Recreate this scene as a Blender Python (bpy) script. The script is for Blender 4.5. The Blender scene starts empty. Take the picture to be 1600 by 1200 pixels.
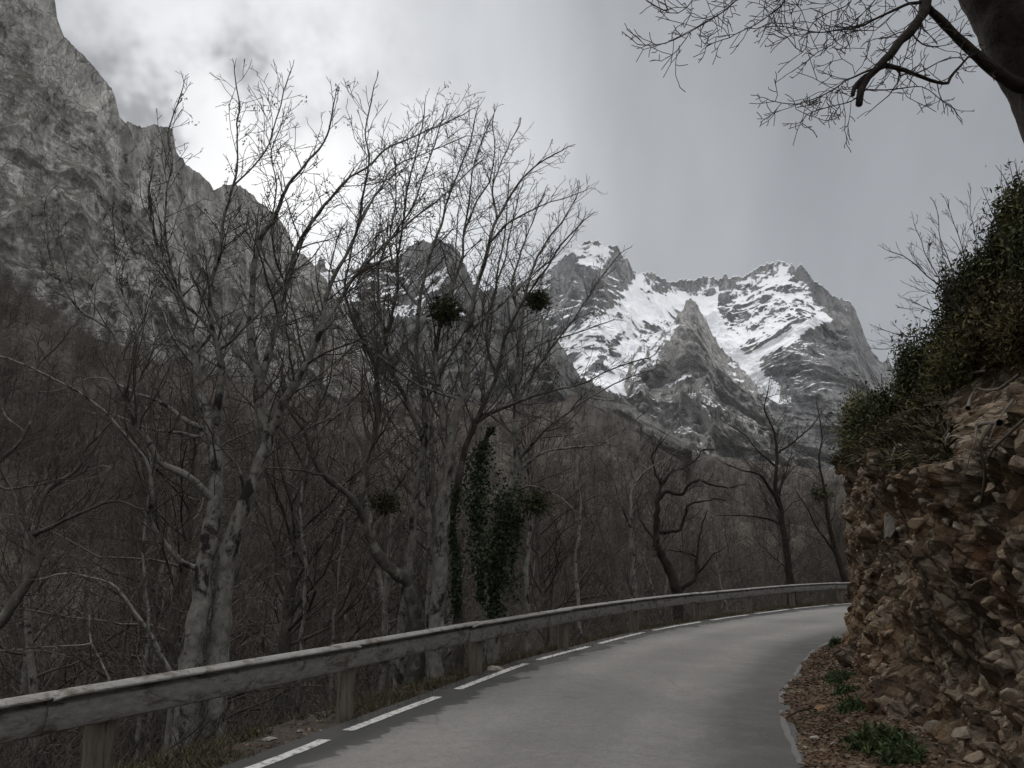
import bpy, math, random
import numpy as np
from mathutils import Vector, Matrix

random.seed(11)
rng = np.random.default_rng(7)
SC = bpy.context.scene
COL = SC.collection

# ------------------------------------------------------------------ camera
F = 1200.0                                   # focal length in pixels of the 1600 wide photograph
CAMZ = 1.6
PITCH = math.atan((875 - 600) / F)
cam = bpy.data.cameras.new("camera")
cam_o = bpy.data.objects.new("camera", cam)
COL.objects.link(cam_o)
cam.sensor_width = 36.0
cam.lens = 36.0 * F / 1600.0
cam.clip_start = 0.05
cam.clip_end = 20000
cam_o.location = (0, 0, CAMZ)
cam_o.rotation_euler = (math.pi / 2 + PITCH, 0, 0)
SC.camera = cam_o
CP, SP = math.cos(PITCH), math.sin(PITCH)


def ray(x, y):
    dx = (x - 800) / F
    dy = -(y - 600) / F
    return np.array([dx, CP - dy * SP, SP + dy * CP])


def P(x, y, D):
    """world point seen at photo position x, y and D metres ahead"""
    r = ray(x, y)
    return Vector((r[0] * D / r[1], D, CAMZ + r[2] * D / r[1]))


def to_px(V):
    V = np.asarray(V)
    X = V[:, 0]
    Y = V[:, 1] * CP + (V[:, 2] - CAMZ) * SP
    Z = -V[:, 1] * SP + (V[:, 2] - CAMZ) * CP
    return 800 + F * X / Y, 600 - F * Z / Y


# ------------------------------------------------------------------ light
SUN_DIR = ray(380, 120)
SUN_DIR = SUN_DIR / np.linalg.norm(SUN_DIR)
SUN_EL = math.asin(SUN_DIR[2])
SUN_AZ = math.atan2(SUN_DIR[0], SUN_DIR[1])
sun = bpy.data.lights.new("sun", 'SUN')
sun.energy = 1.1
sun.angle = math.radians(14)
sun.color = (1.0, 0.95, 0.88)
sun_o = bpy.data.objects.new("sun", sun)
COL.objects.link(sun_o)
sun_o.rotation_euler = Vector(-SUN_DIR).to_track_quat('-Z', 'Y').to_euler()
SC.view_settings.view_transform = 'Standard'
SC.view_settings.look = 'None'
SC.view_settings.exposure = 0.0
SC.view_settings.gamma = 1.0


class NT:
    """small helper for node trees"""

    def __init__(s, tree):
        s.t = tree
        tree.nodes.clear()

    def n(s, typ, **kw):
        nd = s.t.nodes.new(typ)
        for k, v in kw.items():
            if k == 'inp':
                for a, b in v.items():
                    if isinstance(b, bpy.types.NodeSocket):
                        s.t.links.new(b, nd.inputs[a])
                    else:
                        nd.inputs[a].default_value = b
            else:
                setattr(nd, k, v)
        return nd

    def math(s, op, a, b=0.0, c=0.0, clamp=False):
        nd = s.n('ShaderNodeMath', operation=op, use_clamp=clamp)
        for i, v in enumerate((a, b, c)):
            if isinstance(v, bpy.types.NodeSocket):
                s.t.links.new(v, nd.inputs[i])
            else:
                nd.inputs[i].default_value = v
        return nd.outputs[0]

    def noise(s, vec, scale, detail=6, rough=0.6, dist=0.0, col=False):
        nd = s.n('ShaderNodeTexNoise', inp={'Scale': scale, 'Detail': detail, 'Roughness': rough, 'Distortion': dist})
        if vec is not None:
            s.t.links.new(vec, nd.inputs['Vector'])
        return nd.outputs['Color' if col else 'Fac']

    def voro(s, vec, scale, feature='F1', out='Distance', rnd=1.0):
        nd = s.n('ShaderNodeTexVoronoi', feature=feature, inp={'Scale': scale, 'Randomness': rnd})
        if vec is not None:
            s.t.links.new(vec, nd.inputs['Vector'])
        return nd.outputs[out]

    def ramp(s, fac, stops):
        nd = s.n('ShaderNodeValToRGB')
        s.t.links.new(fac, nd.inputs[0])
        cr = nd.color_ramp
        while len(cr.elements) > len(stops):
            cr.elements.remove(cr.elements[-1])
        while len(cr.elements) < len(stops):
            cr.elements.new(0.5)
        for e, (p, c) in zip(cr.elements, stops):
            e.position = p
            e.color = (c, c, c, 1) if not hasattr(c, '__len__') else (*c, 1)
        return nd.outputs[0]

    def mix(s, fac, a, b, mode='MIX'):
        nd = s.n('ShaderNodeMix', data_type='RGBA', blend_type=mode)
        for sock, v in ((nd.inputs[0], fac), (nd.inputs[6], a), (nd.inputs[7], b)):
            if isinstance(v, bpy.types.NodeSocket):
                s.t.links.new(v, sock)
            elif hasattr(v, '__len__'):
                sock.default_value = (*v, 1) if len(v) == 3 else v
            else:
                sock.default_value = v
        return nd.outputs[2]

    def mapping(s, vec, scale=(1, 1, 1), rot=(0, 0, 0), loc=(0, 0, 0)):
        nd = s.n('ShaderNodeMapping', inp={'Scale': scale, 'Rotation': rot, 'Location': loc})
        s.t.links.new(vec, nd.inputs['Vector'])
        return nd.outputs[0]

    def finish(s, color, rough=0.9, bump=None, strength=0.5, dist=0.1, spec=0.2, metal=0.0):
        b = s.n('ShaderNodeBsdfPrincipled')
        for k, v in (('Base Color', color), ('Roughness', rough), ('Specular IOR Level', spec), ('Metallic', metal)):
            if isinstance(v, bpy.types.NodeSocket):
                s.t.links.new(v, b.inputs[k])
            else:
                b.inputs[k].default_value = (*v, 1) if hasattr(v, '__len__') else v
        if bump is not None:
            bn = s.n('ShaderNodeBump', inp={'Strength': strength, 'Distance': dist, 'Height': bump})
            s.t.links.new(bn.outputs[0], b.inputs['Normal'])
        o = s.n('ShaderNodeOutputMaterial')
        s.t.links.new(b.outputs[0], o.inputs[0])


def new_mat(name):
    m = bpy.data.materials.new(name)
    m.use_nodes = True
    return m, NT(m.node_tree)


# ---- world: a thin Nishita sky behind a thick cloud deck, brighter where the sun stands behind it
world = bpy.data.worlds.new("World")
SC.world = world
world.use_nodes = True
w = NT(world.node_tree)
tc = w.n('ShaderNodeTexCoord').outputs['Generated']
sky = w.n('ShaderNodeTexSky', sky_type='NISHITA', sun_disc=False)
sky.sun_elevation = SUN_EL
sky.sun_rotation = SUN_AZ
sky_col = w.mix(1.0, sky.outputs[0], (0.10, 0.10, 0.10), 'MULTIPLY')
nrm = w.n('ShaderNodeVectorMath', operation='NORMALIZE')
w.t.links.new(tc, nrm.inputs[0])
dirv = nrm.outputs[0]


def lobe(px, py, width, warp=None):
    d = ray(px, py)
    d = d / np.linalg.norm(d)
    nd = w.n('ShaderNodeVectorMath', operation='DOT_PRODUCT')
    w.t.links.new(warp if warp is not None else dirv, nd.inputs[0])
    nd.inputs[1].default_value = tuple(d)
    a = w.math('SUBTRACT', 1.0, nd.outputs['Value'])
    a = w.math('DIVIDE', a, -width)
    return w.math('EXPONENT', a)


wn = w.noise(dirv, 3.5, 5, 0.6, 0.0, col=True)
wsub = w.n('ShaderNodeVectorMath', operation='SUBTRACT')
w.t.links.new(wn, wsub.inputs[0])
wsub.inputs[1].default_value = (0.5, 0.5, 0.5)
wsc = w.n('ShaderNodeVectorMath', operation='SCALE')
w.t.links.new(wsub.outputs[0], wsc.inputs[0])
wsc.inputs['Scale'].default_value = 0.07
wad = w.n('ShaderNodeVectorMath', operation='ADD')
w.t.links.new(dirv, wad.inputs[0])
w.t.links.new(wsc.outputs[0], wad.inputs[1])
warp = wad.outputs[0]

glow = w.math('MULTIPLY', lobe(290, 150, 0.050, warp), 0.44)
glow2 = w.math('MULTIPLY', lobe(470, 310, 0.055), 0.29)
wide = w.math('MULTIPLY', lobe(380, 120, 0.35), 0.06)
low = w.math('MULTIPLY', lobe(1420, 560, 0.03), 0.05)
b = w.math('ADD', w.math('ADD', w.math('ADD', glow, wide), glow2), low)
b = w.math('ADD', b, 0.235)
# darker torn scraps of cloud
cl = w.noise(w.mapping(warp, (1, 1, 1.4)), 3.6, 6, 0.50)
scr = w.math('MULTIPLY_ADD', cl, 1.6, -0.3, clamp=True)
d1 = w.math('MULTIPLY', lobe(40, -30, 0.012, warp), 0.55)
for px_, py_, wd_, am_ in ((130, -5, 0.0036, 0.40), (190, 25, 0.0028, 0.46), (245, 50, 0.0026, 0.50), (290, 88, 0.0014, 0.40), (340, 5, 0.0040, 0.24), (420, 110, 0.0050, 0.14), (640, 60, 0.012, 0.12)):
    d1 = w.math('ADD', d1, w.math('MULTIPLY', lobe(px_, py_, wd_, warp), am_))
dk = w.math('MULTIPLY', d1, w.math('MULTIPLY_ADD', scr, 0.9, 0.45))
dk = w.math('MULTIPLY', w.math('SUBTRACT', 1.0, w.math('EXPONENT', w.math('MULTIPLY', dk, -1.8))), 0.76)
b = w.math('MULTIPLY', b, w.math('SUBTRACT', 1.0, dk))
# soft slanting streaks on the right
st = w.noise(w.mapping(dirv, (5.0, 1.2, 1.6), (0, 0.45, 0)), 1.5, 4, 0.5)
b = w.math('MULTIPLY', b, w.math('ADD', 0.68, w.math('MULTIPLY', st, 0.64)))
# an overcast sky is brightest overhead and in the open part of the valley behind
sepd = w.n('ShaderNodeSeparateXYZ')
w.t.links.new(dirv, sepd.inputs[0])
zen = w.n('ShaderNodeMapRange', interpolation_type='SMOOTHSTEP', inp={'Value': sepd.outputs['Z'], 'From Min': 0.66, 'From Max': 0.92, 'To Min': 1.0, 'To Max': 6.2}).outputs[0]
rear = w.n('ShaderNodeMapRange', interpolation_type='SMOOTHSTEP', inp={'Value': sepd.outputs['Y'], 'From Min': 0.25, 'From Max': -0.5, 'To Min': 1.0, 'To Max': 3.3}).outputs[0]
b = w.math('MULTIPLY', b, w.math('MAXIMUM', zen, rear))
tint = w.mix(w.math('MULTIPLY', b, 1.0, clamp=True), (0.905, 0.972, 1.06), (1.0, 0.995, 0.995))
cmb = w.n('ShaderNodeCombineXYZ')
for i in range(3):
    w.t.links.new(b, cmb.inputs[i])
cloud = w.mix(1.0, cmb.outputs[0], tint, 'MULTIPLY')
allsky = w.mix(0.97, sky_col, cloud)
bg = w.n('ShaderNodeBackground')
w.t.links.new(allsky, bg.inputs[0])
bg.inputs[1].default_value = 1.25
wo = w.n('ShaderNodeOutputWorld')
w.t.links.new(bg.outputs[0], wo.inputs[0])

# ------------------------------------------------------------------ numpy noise
_perm = rng.permutation(256)
_perm = np.concatenate([_perm, _perm, _perm])
_g = rng.normal(size=(256, 3))
_g /= np.linalg.norm(_g, axis=1)[:, None]


def perlin(p):
    i = np.floor(p).astype(np.int64)
    f = p - i
    i &= 255
    u = f * f * f * (f * (f * 6 - 15) + 10)
    out = 0
    for dx in (0, 1):
        wx = u[:, 0] if dx else 1 - u[:, 0]
        for dy in (0, 1):
            wy = u[:, 1] if dy else 1 - u[:, 1]
            for dz in (0, 1):
                wz = u[:, 2] if dz else 1 - u[:, 2]
                h = _perm[_perm[_perm[(i[:, 0] + dx) & 255] + ((i[:, 1] + dy) & 255)] + ((i[:, 2] + dz) & 255)]
                g = _g[h]
                out = out + wx * wy * wz * (g[:, 0] * (f[:, 0] - dx) + g[:, 1] * (f[:, 1] - dy) + g[:, 2] * (f[:, 2] - dz))
    return out * 1.5


def fbm(p, octv=5, gain=0.5, lac=2.03):
    a, s = 1.0, 0
    p = np.array(p, float)
    for k in range(octv):
        s = s + a * perlin(p + 17.3 * k)
        p = p * lac
        a *= gain
    return s


def ridged(p, octv=6, gain=0.55, lac=2.07):
    a, s = 1.0, 0
    wgt = 1.0
    p = np.array(p, float)
    tot = 0
    for k in range(octv):
        n = (1 - np.abs(perlin(p + 31.7 * k))) ** 2
        s = s + a * n * wgt
        wgt = np.clip(n * 1.4, 0, 1)
        tot += a
        p = p * lac
        a *= gain
    return s / tot - 0.45


# ------------------------------------------------------------------ mesh helpers
def tagged(o, label=None, cat=None, group=None, kind=None):
    if label:
        o['label'] = label
    if cat:
        o['category'] = cat
    if group:
        o['group'] = group
    if kind:
        o['kind'] = kind
    return o


def empty(name, loc, label, cat, group=None):
    o = bpy.data.objects.new(name, None)
    o.empty_display_size = 0.2
    COL.objects.link(o)
    o.location = loc
    return tagged(o, label, cat, group)


def make_mesh(name, V, Fs, mat, smooth=True):
    """Fs: list of integer arrays (m, 3) or (m, 4)"""
    me = bpy.data.meshes.new(name)
    V = np.asarray(V, dtype=np.float32)
    Fs = [np.asarray(f, dtype=np.int32) for f in Fs if len(f)]
    me.vertices.add(len(V))
    me.vertices.foreach_set('co', V.ravel())
    loops = np.concatenate([f.ravel() for f in Fs])
    tot = np.concatenate([np.full(len(f), f.shape[1], dtype=np.int32) for f in Fs])
    start = np.concatenate([[0], np.cumsum(tot)[:-1]]).astype(np.int32)
    me.loops.add(len(loops))
    me.loops.foreach_set('vertex_index', loops)
    me.polygons.add(len(tot))
    me.polygons.foreach_set('loop_start', start)
    me.polygons.foreach_set('loop_total', tot)
    me.update(calc_edges=True)
    me.polygons.foreach_set('use_smooth', np.full(len(tot), smooth, dtype=bool))
    me.materials.append(mat)
    me.validate()
    return me


def link(name, me, parent=None, base=None):
    o = bpy.data.objects.new(name, me)
    COL.objects.link(o)
    if parent is not None:
        o.parent = parent
    return o


def obj(name, V, Fs, mat, parent=None, smooth=True):
    V = np.asarray(V, dtype=np.float64)
    if parent is not None:
        V = V - np.array(parent.location)
    return link(name, make_mesh(name, V, Fs, mat, smooth), parent)


def attr(o, name, vals):
    a = o.data.attributes.new(name, 'FLOAT', 'POINT')
    a.data.foreach_set('value', np.asarray(vals, dtype=np.float32))


def grid_faces(nr, nc):
    i = np.arange(nr - 1)[:, None] * nc + np.arange(nc - 1)[None, :]
    i = i.ravel()
    return np.stack([i, i + 1, i + nc + 1, i + nc], 1)


class Tubes:
    def __init__(s):
        s.b = {}

    def add(s, pts, rad, k):
        s.b.setdefault((len(pts), k), ([], []))
        e = s.b[(len(pts), k)]
        e[0].append([tuple(p) for p in pts])
        e[1].append(rad)

    def arrays(s, rough=0.0):
        VV, FF, off = [], [], 0
        for (n, k), (ps, rs) in s.b.items():
            Pn = np.array(ps, float)
            R = np.array(rs, float)
            T = np.gradient(Pn, axis=1)
            T /= np.linalg.norm(T, axis=2, keepdims=True) + 1e-9
            m = T.mean(axis=1)
            ref = np.where((np.abs(m[:, 2]) > 0.75 * np.linalg.norm(m, axis=1))[:, None], np.array([[1.0, 0.2, 0.0]]), np.array([[0.05, 0.1, 1.0]]))
            N = np.cross(T, ref[:, None, :])
            N /= np.linalg.norm(N, axis=2, keepdims=True) + 1e-9
            B = np.cross(T, N)
            a = np.arange(k) / k * 2 * np.pi
            ring = N[:, :, None, :] * np.cos(a)[None, None, :, None] + B[:, :, None, :] * np.sin(a)[None, None, :, None]
            rr = R[:, :, None, None]
            V = Pn[:, :, None, :] + ring * rr
            if rough > 0:
                q = V.reshape(-1, 3)
                amp = (fbm(q * 5.0, 3) * rough).reshape(V.shape[:3])
                V = Pn[:, :, None, :] + ring * (rr + np.minimum(rr, 0.16) * amp[..., None])
            M = len(Pn)
            base = np.arange(M)[:, None, None] * (n * k) + np.arange(n - 1)[None, :, None] * k
            j = np.arange(k)[None, None, :]
            j2 = (j + 1) % k
            f = np.stack([base + j, base + j2, base + k + j2, base + k + j], -1).reshape(-1, 4)
            VV.append(V.reshape(-1, 3))
            FF.append(f + off)
            off += M * n * k
        if not VV:
            return np.zeros((0, 3)), []
        return np.concatenate(VV), [np.concatenate(FF)]


def leaf_quads(C, size, spread=0.5, up=0.0, elong=1.7):
    """pointed little leaves (two triangles folded) at centres C"""
    n = len(C)
    d = rng.normal(size=(n, 3))
    d[:, 2] += up
    d /= np.linalg.norm(d, axis=1)[:, None]
    q = rng.normal(size=(n, 3))
    s = np.cross(d, q)
    s /= np.linalg.norm(s, axis=1)[:, None]
    sz = size * (1 + spread * rng.uniform(-1, 1, n))[:, None]
    nn = np.cross(d, s)
    a = C - d * sz * 0.5 * elong
    c = C + d * sz * 0.5 * elong
    b_ = C + s * sz * 0.5 + nn * sz * 0.15
    e_ = C - s * sz * 0.5 + nn * sz * 0.15
    V = np.stack([a, b_, c, e_], 1).reshape(-1, 3)
    i = np.arange(n) * 4
    return V, [np.stack([i, i + 1, i + 2, i + 3], 1)]


def stone_arrays(rad, sub=2, seed=0, flat=1.0):
    """an angular stone: subdivided octahedron cut by random planes"""
    r = np.random.default_rng(seed)
    V = [(1, 0, 0), (-1, 0, 0), (0, 1, 0), (0, -1, 0), (0, 0, 1), (0, 0, -1)]
    Fc = [(0, 2, 4), (2, 1, 4), (1, 3, 4), (3, 0, 4), (2, 0, 5), (1, 2, 5), (3, 1, 5), (0, 3, 5)]
    V = [np.array(v, float) for v in V]
    for _ in range(sub):
        cache, nf = {}, []

        def mid(a, b):
            k = (min(a, b), max(a, b))
            if k not in cache:
                v = V[a] + V[b]
                V.append(v / np.linalg.norm(v))
                cache[k] = len(V) - 1
            return cache[k]
        for a, b, c in Fc:
            x, y, z = mid(a, b), mid(b, c), mid(c, a)
            nf += [(a, x, z), (x, b, y), (z, y, c), (x, y, z)]
        Fc = nf
    V = np.array(V)
    for _ in range(13):
        nrm = r.normal(size=3)
        nrm /= np.linalg.norm(nrm)
        d = r.uniform(0.36, 0.72)
        over = V @ nrm - d
        V = V - np.clip(over, 0, None)[:, None] * nrm * 0.97
    V = V * np.array([r.uniform(0.8, 1.3), r.uniform(0.7, 1.1), r.uniform(0.6, 0.9) * flat])
    V = V * (1 + 0.05 * fbm(V * 3 + seed, 2))[:, None]
    return V * rad, np.array(Fc)


# ------------------------------------------------------------------ materials
def geo_pos(t):
    return t.n('ShaderNodeNewGeometry').outputs['Position']


def m_rock(name, pale, dark, s, snow=False, ochre=0.25, veg=0.35, veg_col=(0.055, 0.052, 0.036), stretch=(1, 1, 0.5), snow_cut=0.5):
    m, t = new_mat(name)
    g = t.n('ShaderNodeNewGeometry')
    pos = g.outputs['Position']
    sep = t.n('ShaderNodeSeparateXYZ')
    t.t.links.new(g.outputs['Normal'], sep.inputs[0])
    nz = sep.outputs['Z']
    v = t.mapping(pos, tuple(s * k for k in stretch), (0.15, 0.1, 0))
    n1 = t.noise(v, 1.0, 10, 0.66, 0.12)
    c = t.ramp(n1, [(0.30, dark), (0.52, tuple(0.5 * (a + b) for a, b in zip(pale, dark))), (0.72, pale)])
    n2 = t.noise(v, 3.3, 8, 0.7, 0.25)
    c = t.mix(t.ramp(n2, [(0.36, 0.75), (0.5, 0.0)]), c, tuple(k * 0.40 for k in dark))
    # cracks
    cw = t.mix(0.35, v, t.noise(v, 2.0, 4, 0.6, 0, col=True))
    cr = t.voro(cw, 5.0, 'DISTANCE_TO_EDGE')
    crf = t.ramp(cr, [(0.0, 0.45), (0.04, 0.0)])
    gate = t.ramp(t.noise(v, 1.7, 3, 0.5), [(0.52, 0.0), (0.66, 1.0)])
    c = t.mix(t.math('MULTIPLY', crf, gate), c, tuple(k * 0.3 for k in dark))
    # fractured faces, each its own tone, split by sharp joints
    dw = t.mix(0.10, v, t.noise(v, 3.5, 3, 0.5, 0, col=True))
    f1 = t.n('ShaderNodeSeparateXYZ')
    t.t.links.new(t.voro(t.mapping(dw, (1, 1, 0.62), (0.2, 0.3, 0)), 6.5, 'F1', 'Color'), f1.inputs[0])
    f2 = t.n('ShaderNodeSeparateXYZ')
    t.t.links.new(t.voro(t.mapping(dw, (1, 1, 0.7), (0.1, -0.3, 0.4)), 19.0, 'F1', 'Color'), f2.inputs[0])
    tone = t.math('ADD', t.math('MULTIPLY_ADD', f1.outputs['X'], 0.50, 0.58), t.math('MULTIPLY_ADD', f2.outputs['X'], 0.36, 0.0))
    tcb = t.n('ShaderNodeCombineXYZ')
    for i in range(3):
        t.t.links.new(tone, tcb.inputs[i])
    c = t.mix(1.0, c, tcb.outputs[0], 'MULTIPLY')
    j1 = t.ramp(t.voro(t.mapping(dw, (1.4, 1.4, 0.38), (0.1, 0.25, 0.2)), 8.0, 'DISTANCE_TO_EDGE'), [(0.0, 0.8), (0.035, 0.0)])
    c = t.mix(t.math('MULTIPLY', j1, t.ramp(t.noise(v, 2.3, 4, 0.6), [(0.46, 0.0), (0.58, 1.0)])), c, tuple(k * 0.22 for k in dark))
    # long dark seams and water streaks
    sm = t.noise(t.mapping(v, (1.6, 1.6, 0.28), (0.0, 0.25, 0.3)), 1.3, 7, 0.62, 0.25)
    c = t.mix(t.ramp(sm, [(0.36, 0.65), (0.47, 0.0)]), c, tuple(k * 0.5 for k in dark))
    fine = t.noise(v, 11.0, 6, 0.8, 0.1)
    c = t.mix(t.ramp(fine, [(0.34, 0.55), (0.50, 0.0)]), c, tuple(k * 0.35 for k in dark))
    # pale weathering and ochre stains
    n3 = t.noise(t.mapping(v, (1, 1, 0.45)), 0.55, 7, 0.6, 0.4)
    c = t.mix(t.math('MULTIPLY', t.ramp(n3, [(0.55, 0.0), (0.72, 1.0)]), ochre), c, (0.30, 0.22, 0.16))
    # ledges with scrub
    n4 = t.noise(v, 1.6, 9, 0.75, 0.3)
    led = t.math('MULTIPLY_ADD', nz, 0.55, t.math('MULTIPLY', n4, 0.9))
    vf = t.math('MULTIPLY', t.ramp(led, [(0.62, 0.0), (0.74, 1.0)]), veg)
    c = t.mix(vf, c, veg_col)
    # scattered dark bushes clinging to the rock
    sp_ = t.math('MULTIPLY', t.ramp(t.noise(v, 4.2, 5, 0.7, 0.2), [(0.565, 0.0), (0.625, 1.0)]), t.ramp(t.noise(v, 0.8, 3, 0.5), [(0.42, 0.0), (0.60, 1.0)]))
    c = t.mix(t.math('MULTIPLY', sp_, min(1.0, veg * 1.25)), c, (0.040, 0.040, 0.030))
    bump = t.math('ADD', n1, t.math('MULTIPLY', n2, 0.6))
    bump = t.math('SUBTRACT', bump, t.math('MULTIPLY', crf, 0.3))
    bump = t.math('ADD', bump, t.math('MULTIPLY', t.math('ADD', f1.outputs['Y'], t.math('MULTIPLY', f2.outputs['Y'], 0.4)), 0.35))
    rough = 0.92
    if snow:
        at = t.n('ShaderNodeAttribute', attribute_name='snow').outputs['Fac']
        n5 = t.noise(t.mapping(pos, (s * 2.2, s * 2.2, s * 2.8), (0, 0.5, 0)), 1.0, 9, 0.72, 0.5)
        q = t.math('ADD', at, t.math('MULTIPLY', t.math('SUBTRACT', n5, 0.5), 1.5))
        q = t.math('ADD', q, t.math('MULTIPLY', t.math('SUBTRACT', nz, 0.45), 0.75))
        sf = t.ramp(q, [(snow_cut - 0.03, 0.0), (snow_cut + 0.06, 1.0)])
        c = t.mix(sf, c, (0.90, 0.91, 0.93))
        bump = t.math('MULTIPLY', bump, t.math('SUBTRACT', 1.0, t.math('MULTIPLY', sf, 0.8)))
    t.finish(c, rough, bump, 0.9, 1.2 / s * 0.12, 0.15)
    return m


M = {}
M['cliff'] = m_rock('cliff_limestone', (0.56, 0.545, 0.505), (0.27, 0.26, 0.245), 0.040, veg=0.7, ochre=0.35)
M['crag'] = m_rock('snowy_crag', (0.34, 0.335, 0.33), (0.15, 0.148, 0.145), 0.022, snow=True, veg=0.5, ochre=0.2)
M['peak'] = m_rock('snowy_peak', (0.36, 0.355, 0.35), (0.15, 0.151, 0.155), 0.016, snow=True, veg=0.12, ochre=0.25)
M['pyramid'] = m_rock('pyramid_rock', (0.54, 0.525, 0.50), (0.30, 0.29, 0.28), 0.020, snow=True, veg=0.12, ochre=0.35)


def m_ground():
    m, t = new_mat('leaf_litter_ground')
    p = geo_pos(t)
    a = t.noise(p, 0.02, 8, 0.65, 0.4)
    f = t.noise(p, 0.35, 9, 0.75)
    f2 = t.noise(p, 4.5, 7, 0.75)
    c = t.ramp(f, [(0.3, (0.038, 0.033, 0.029)), (0.5, (0.068, 0.058, 0.050)), (0.7, (0.105, 0.090, 0.078))])
    c = t.mix(t.ramp(a, [(0.42, 0.0), (0.62, 0.7)]), c, (0.058, 0.051, 0.042))
    c = t.mix(t.ramp(t.noise(p, 0.012, 6, 0.7, 0.5), [(0.56, 0.0), (0.66, 0.55)]), c, (0.028, 0.029, 0.018))
    c = t.mix(t.ramp(f2, [(0.45, 0.0), (0.7, 0.6)]), c, (0.085, 0.068, 0.054))
    # grey scree showing through
    sc = t.math('MULTIPLY', t.ramp(t.noise(p, 0.03, 7, 0.7), [(0.57, 0.0), (0.64, 1.0)]), t.ramp(t.voro(p, 0.6), [(0.2, 1.0), (0.5, 0.0)]))
    c = t.mix(t.math('MULTIPLY', sc, 0.5), c, (0.24, 0.23, 0.215))
    t.finish(c, 0.95, t.math('ADD', f, t.math('MULTIPLY', f2, 0.4)), 0.8, 0.25, 0.1)
    return m


M['ground'] = m_ground()


def m_road():
    m, t = new_mat('worn_asphalt')
    p = geo_pos(t)
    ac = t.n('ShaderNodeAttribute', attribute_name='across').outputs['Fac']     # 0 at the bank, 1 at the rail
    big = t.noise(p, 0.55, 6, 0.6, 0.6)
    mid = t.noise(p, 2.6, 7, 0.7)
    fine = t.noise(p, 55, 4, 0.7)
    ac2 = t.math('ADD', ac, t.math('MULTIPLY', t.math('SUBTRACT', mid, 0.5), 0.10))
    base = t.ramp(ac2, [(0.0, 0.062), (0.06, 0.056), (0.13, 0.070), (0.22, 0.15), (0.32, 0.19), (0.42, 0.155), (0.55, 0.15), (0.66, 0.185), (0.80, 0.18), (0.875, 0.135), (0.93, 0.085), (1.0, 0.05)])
    gr = t.math('ADD', t.math('MULTIPLY', t.noise(p, 24, 8, 0.8), 0.6), t.math('MULTIPLY', t.noise(p, 6.5, 8, 0.85), 0.4))
    base = t.mix(t.ramp(gr, [(0.36, 0.75), (0.52, 0.0)]), base, (0.085, 0.085, 0.085))
    base = t.mix(t.ramp(gr, [(0.54, 0.0), (0.68, 0.6)]), base, (0.27, 0.265, 0.25))
    c = t.mix(1.0, base, (1.10, 1.055, 0.99), 'MULTIPLY')
    c = t.mix(t.ramp(big, [(0.35, 0.35), (0.55, 0.0)]), c, (0.10, 0.097, 0.092))
    c = t.mix(t.ramp(mid, [(0.50, 0.0), (0.78, 0.25)]), c, (0.22, 0.21, 0.195))
    # damp torn edge near the painted dashes
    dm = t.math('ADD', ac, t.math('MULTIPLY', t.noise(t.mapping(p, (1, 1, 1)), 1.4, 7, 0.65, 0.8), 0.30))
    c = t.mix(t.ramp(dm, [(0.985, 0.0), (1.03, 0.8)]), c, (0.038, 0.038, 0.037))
    ck = t.voro(t.mix(0.2, p, t.noise(p, 1.5, 5, 0.6, 0, col=True)), 0.5, 'DISTANCE_TO_EDGE')
    ckm = t.math('MULTIPLY', t.ramp(ck, [(0.0, 0.35), (0.006, 0.0)]), t.ramp(t.noise(p, 0.8, 3, 0.5), [(0.52, 0.0), (0.6, 1.0)]))
    c = t.mix(ckm, c, (0.04, 0.04, 0.04))
    sp = t.ramp(t.noise(p, 9.0, 5, 0.8), [(0.70, 0.0), (0.74, 0.8)])
    c = t.mix(sp, c, (0.05, 0.047, 0.044))
    c = t.mix(t.ramp(fine, [(0.35, 0.25), (0.6, 0.0)]), c, (0.06, 0.06, 0.058))
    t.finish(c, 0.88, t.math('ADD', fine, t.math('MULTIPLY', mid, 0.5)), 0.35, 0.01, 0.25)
    return m


M['road'] = m_road()


def m_paint(name, worn, tone=0.60):
    m, t = new_mat(name)
    p = geo_pos(t)
    n = t.noise(p, 14, 8, 0.75)
    c = t.mix(t.ramp(n, [(worn, 0.9), (worn + 0.1, 0.0)]), (tone, tone * 0.985, tone * 0.94), (0.10, 0.098, 0.095))
    c = t.mix(t.ramp(t.noise(p, 70, 4, 0.7), [(0.4, 0.35), (0.6, 0.0)]), c, (0.25, 0.24, 0.23))
    t.finish(c, 0.8, n, 0.2, 0.01)
    return m


M['paint'] = m_paint('worn_white_paint', 0.405)
M['paint_old'] = m_paint('nearly_gone_paint', 0.54, 0.115)


def m_noise(name, c1, c2, scale, rough=0.9, c3=None, stretch=(1, 1, 1), bumpd=0.02, spec=0.2, island=0.0, cut=0.62):
    m, t = new_mat(name)
    p = geo_pos(t)
    v = t.mapping(p, stretch)
    n = t.noise(v, scale, 8, 0.7, 0.3)
    c = t.ramp(n, [(0.3, c1), (0.7, c2)])
    if c3 is not None:
        c = t.mix(t.ramp(t.noise(v, scale * 0.45, 8, 0.75, 0.5), [(cut - 0.05, 0.0), (cut + 0.03, 1.0)]), c, c3)
    if island > 0:
        r = t.n('ShaderNodeNewGeometry').outputs['Random Per Island']
        k = t.math('MULTIPLY_ADD', r, 2 * island, 1 - island)
        cb = t.n('ShaderNodeCombineXYZ')
        for i in range(3):
            t.t.links.new(k, cb.inputs[i])
        c = t.mix(1.0, c, cb.outputs[0], 'MULTIPLY')
    t.finish(c, rough, n, 0.5, bumpd, spec)
    return m


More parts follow.
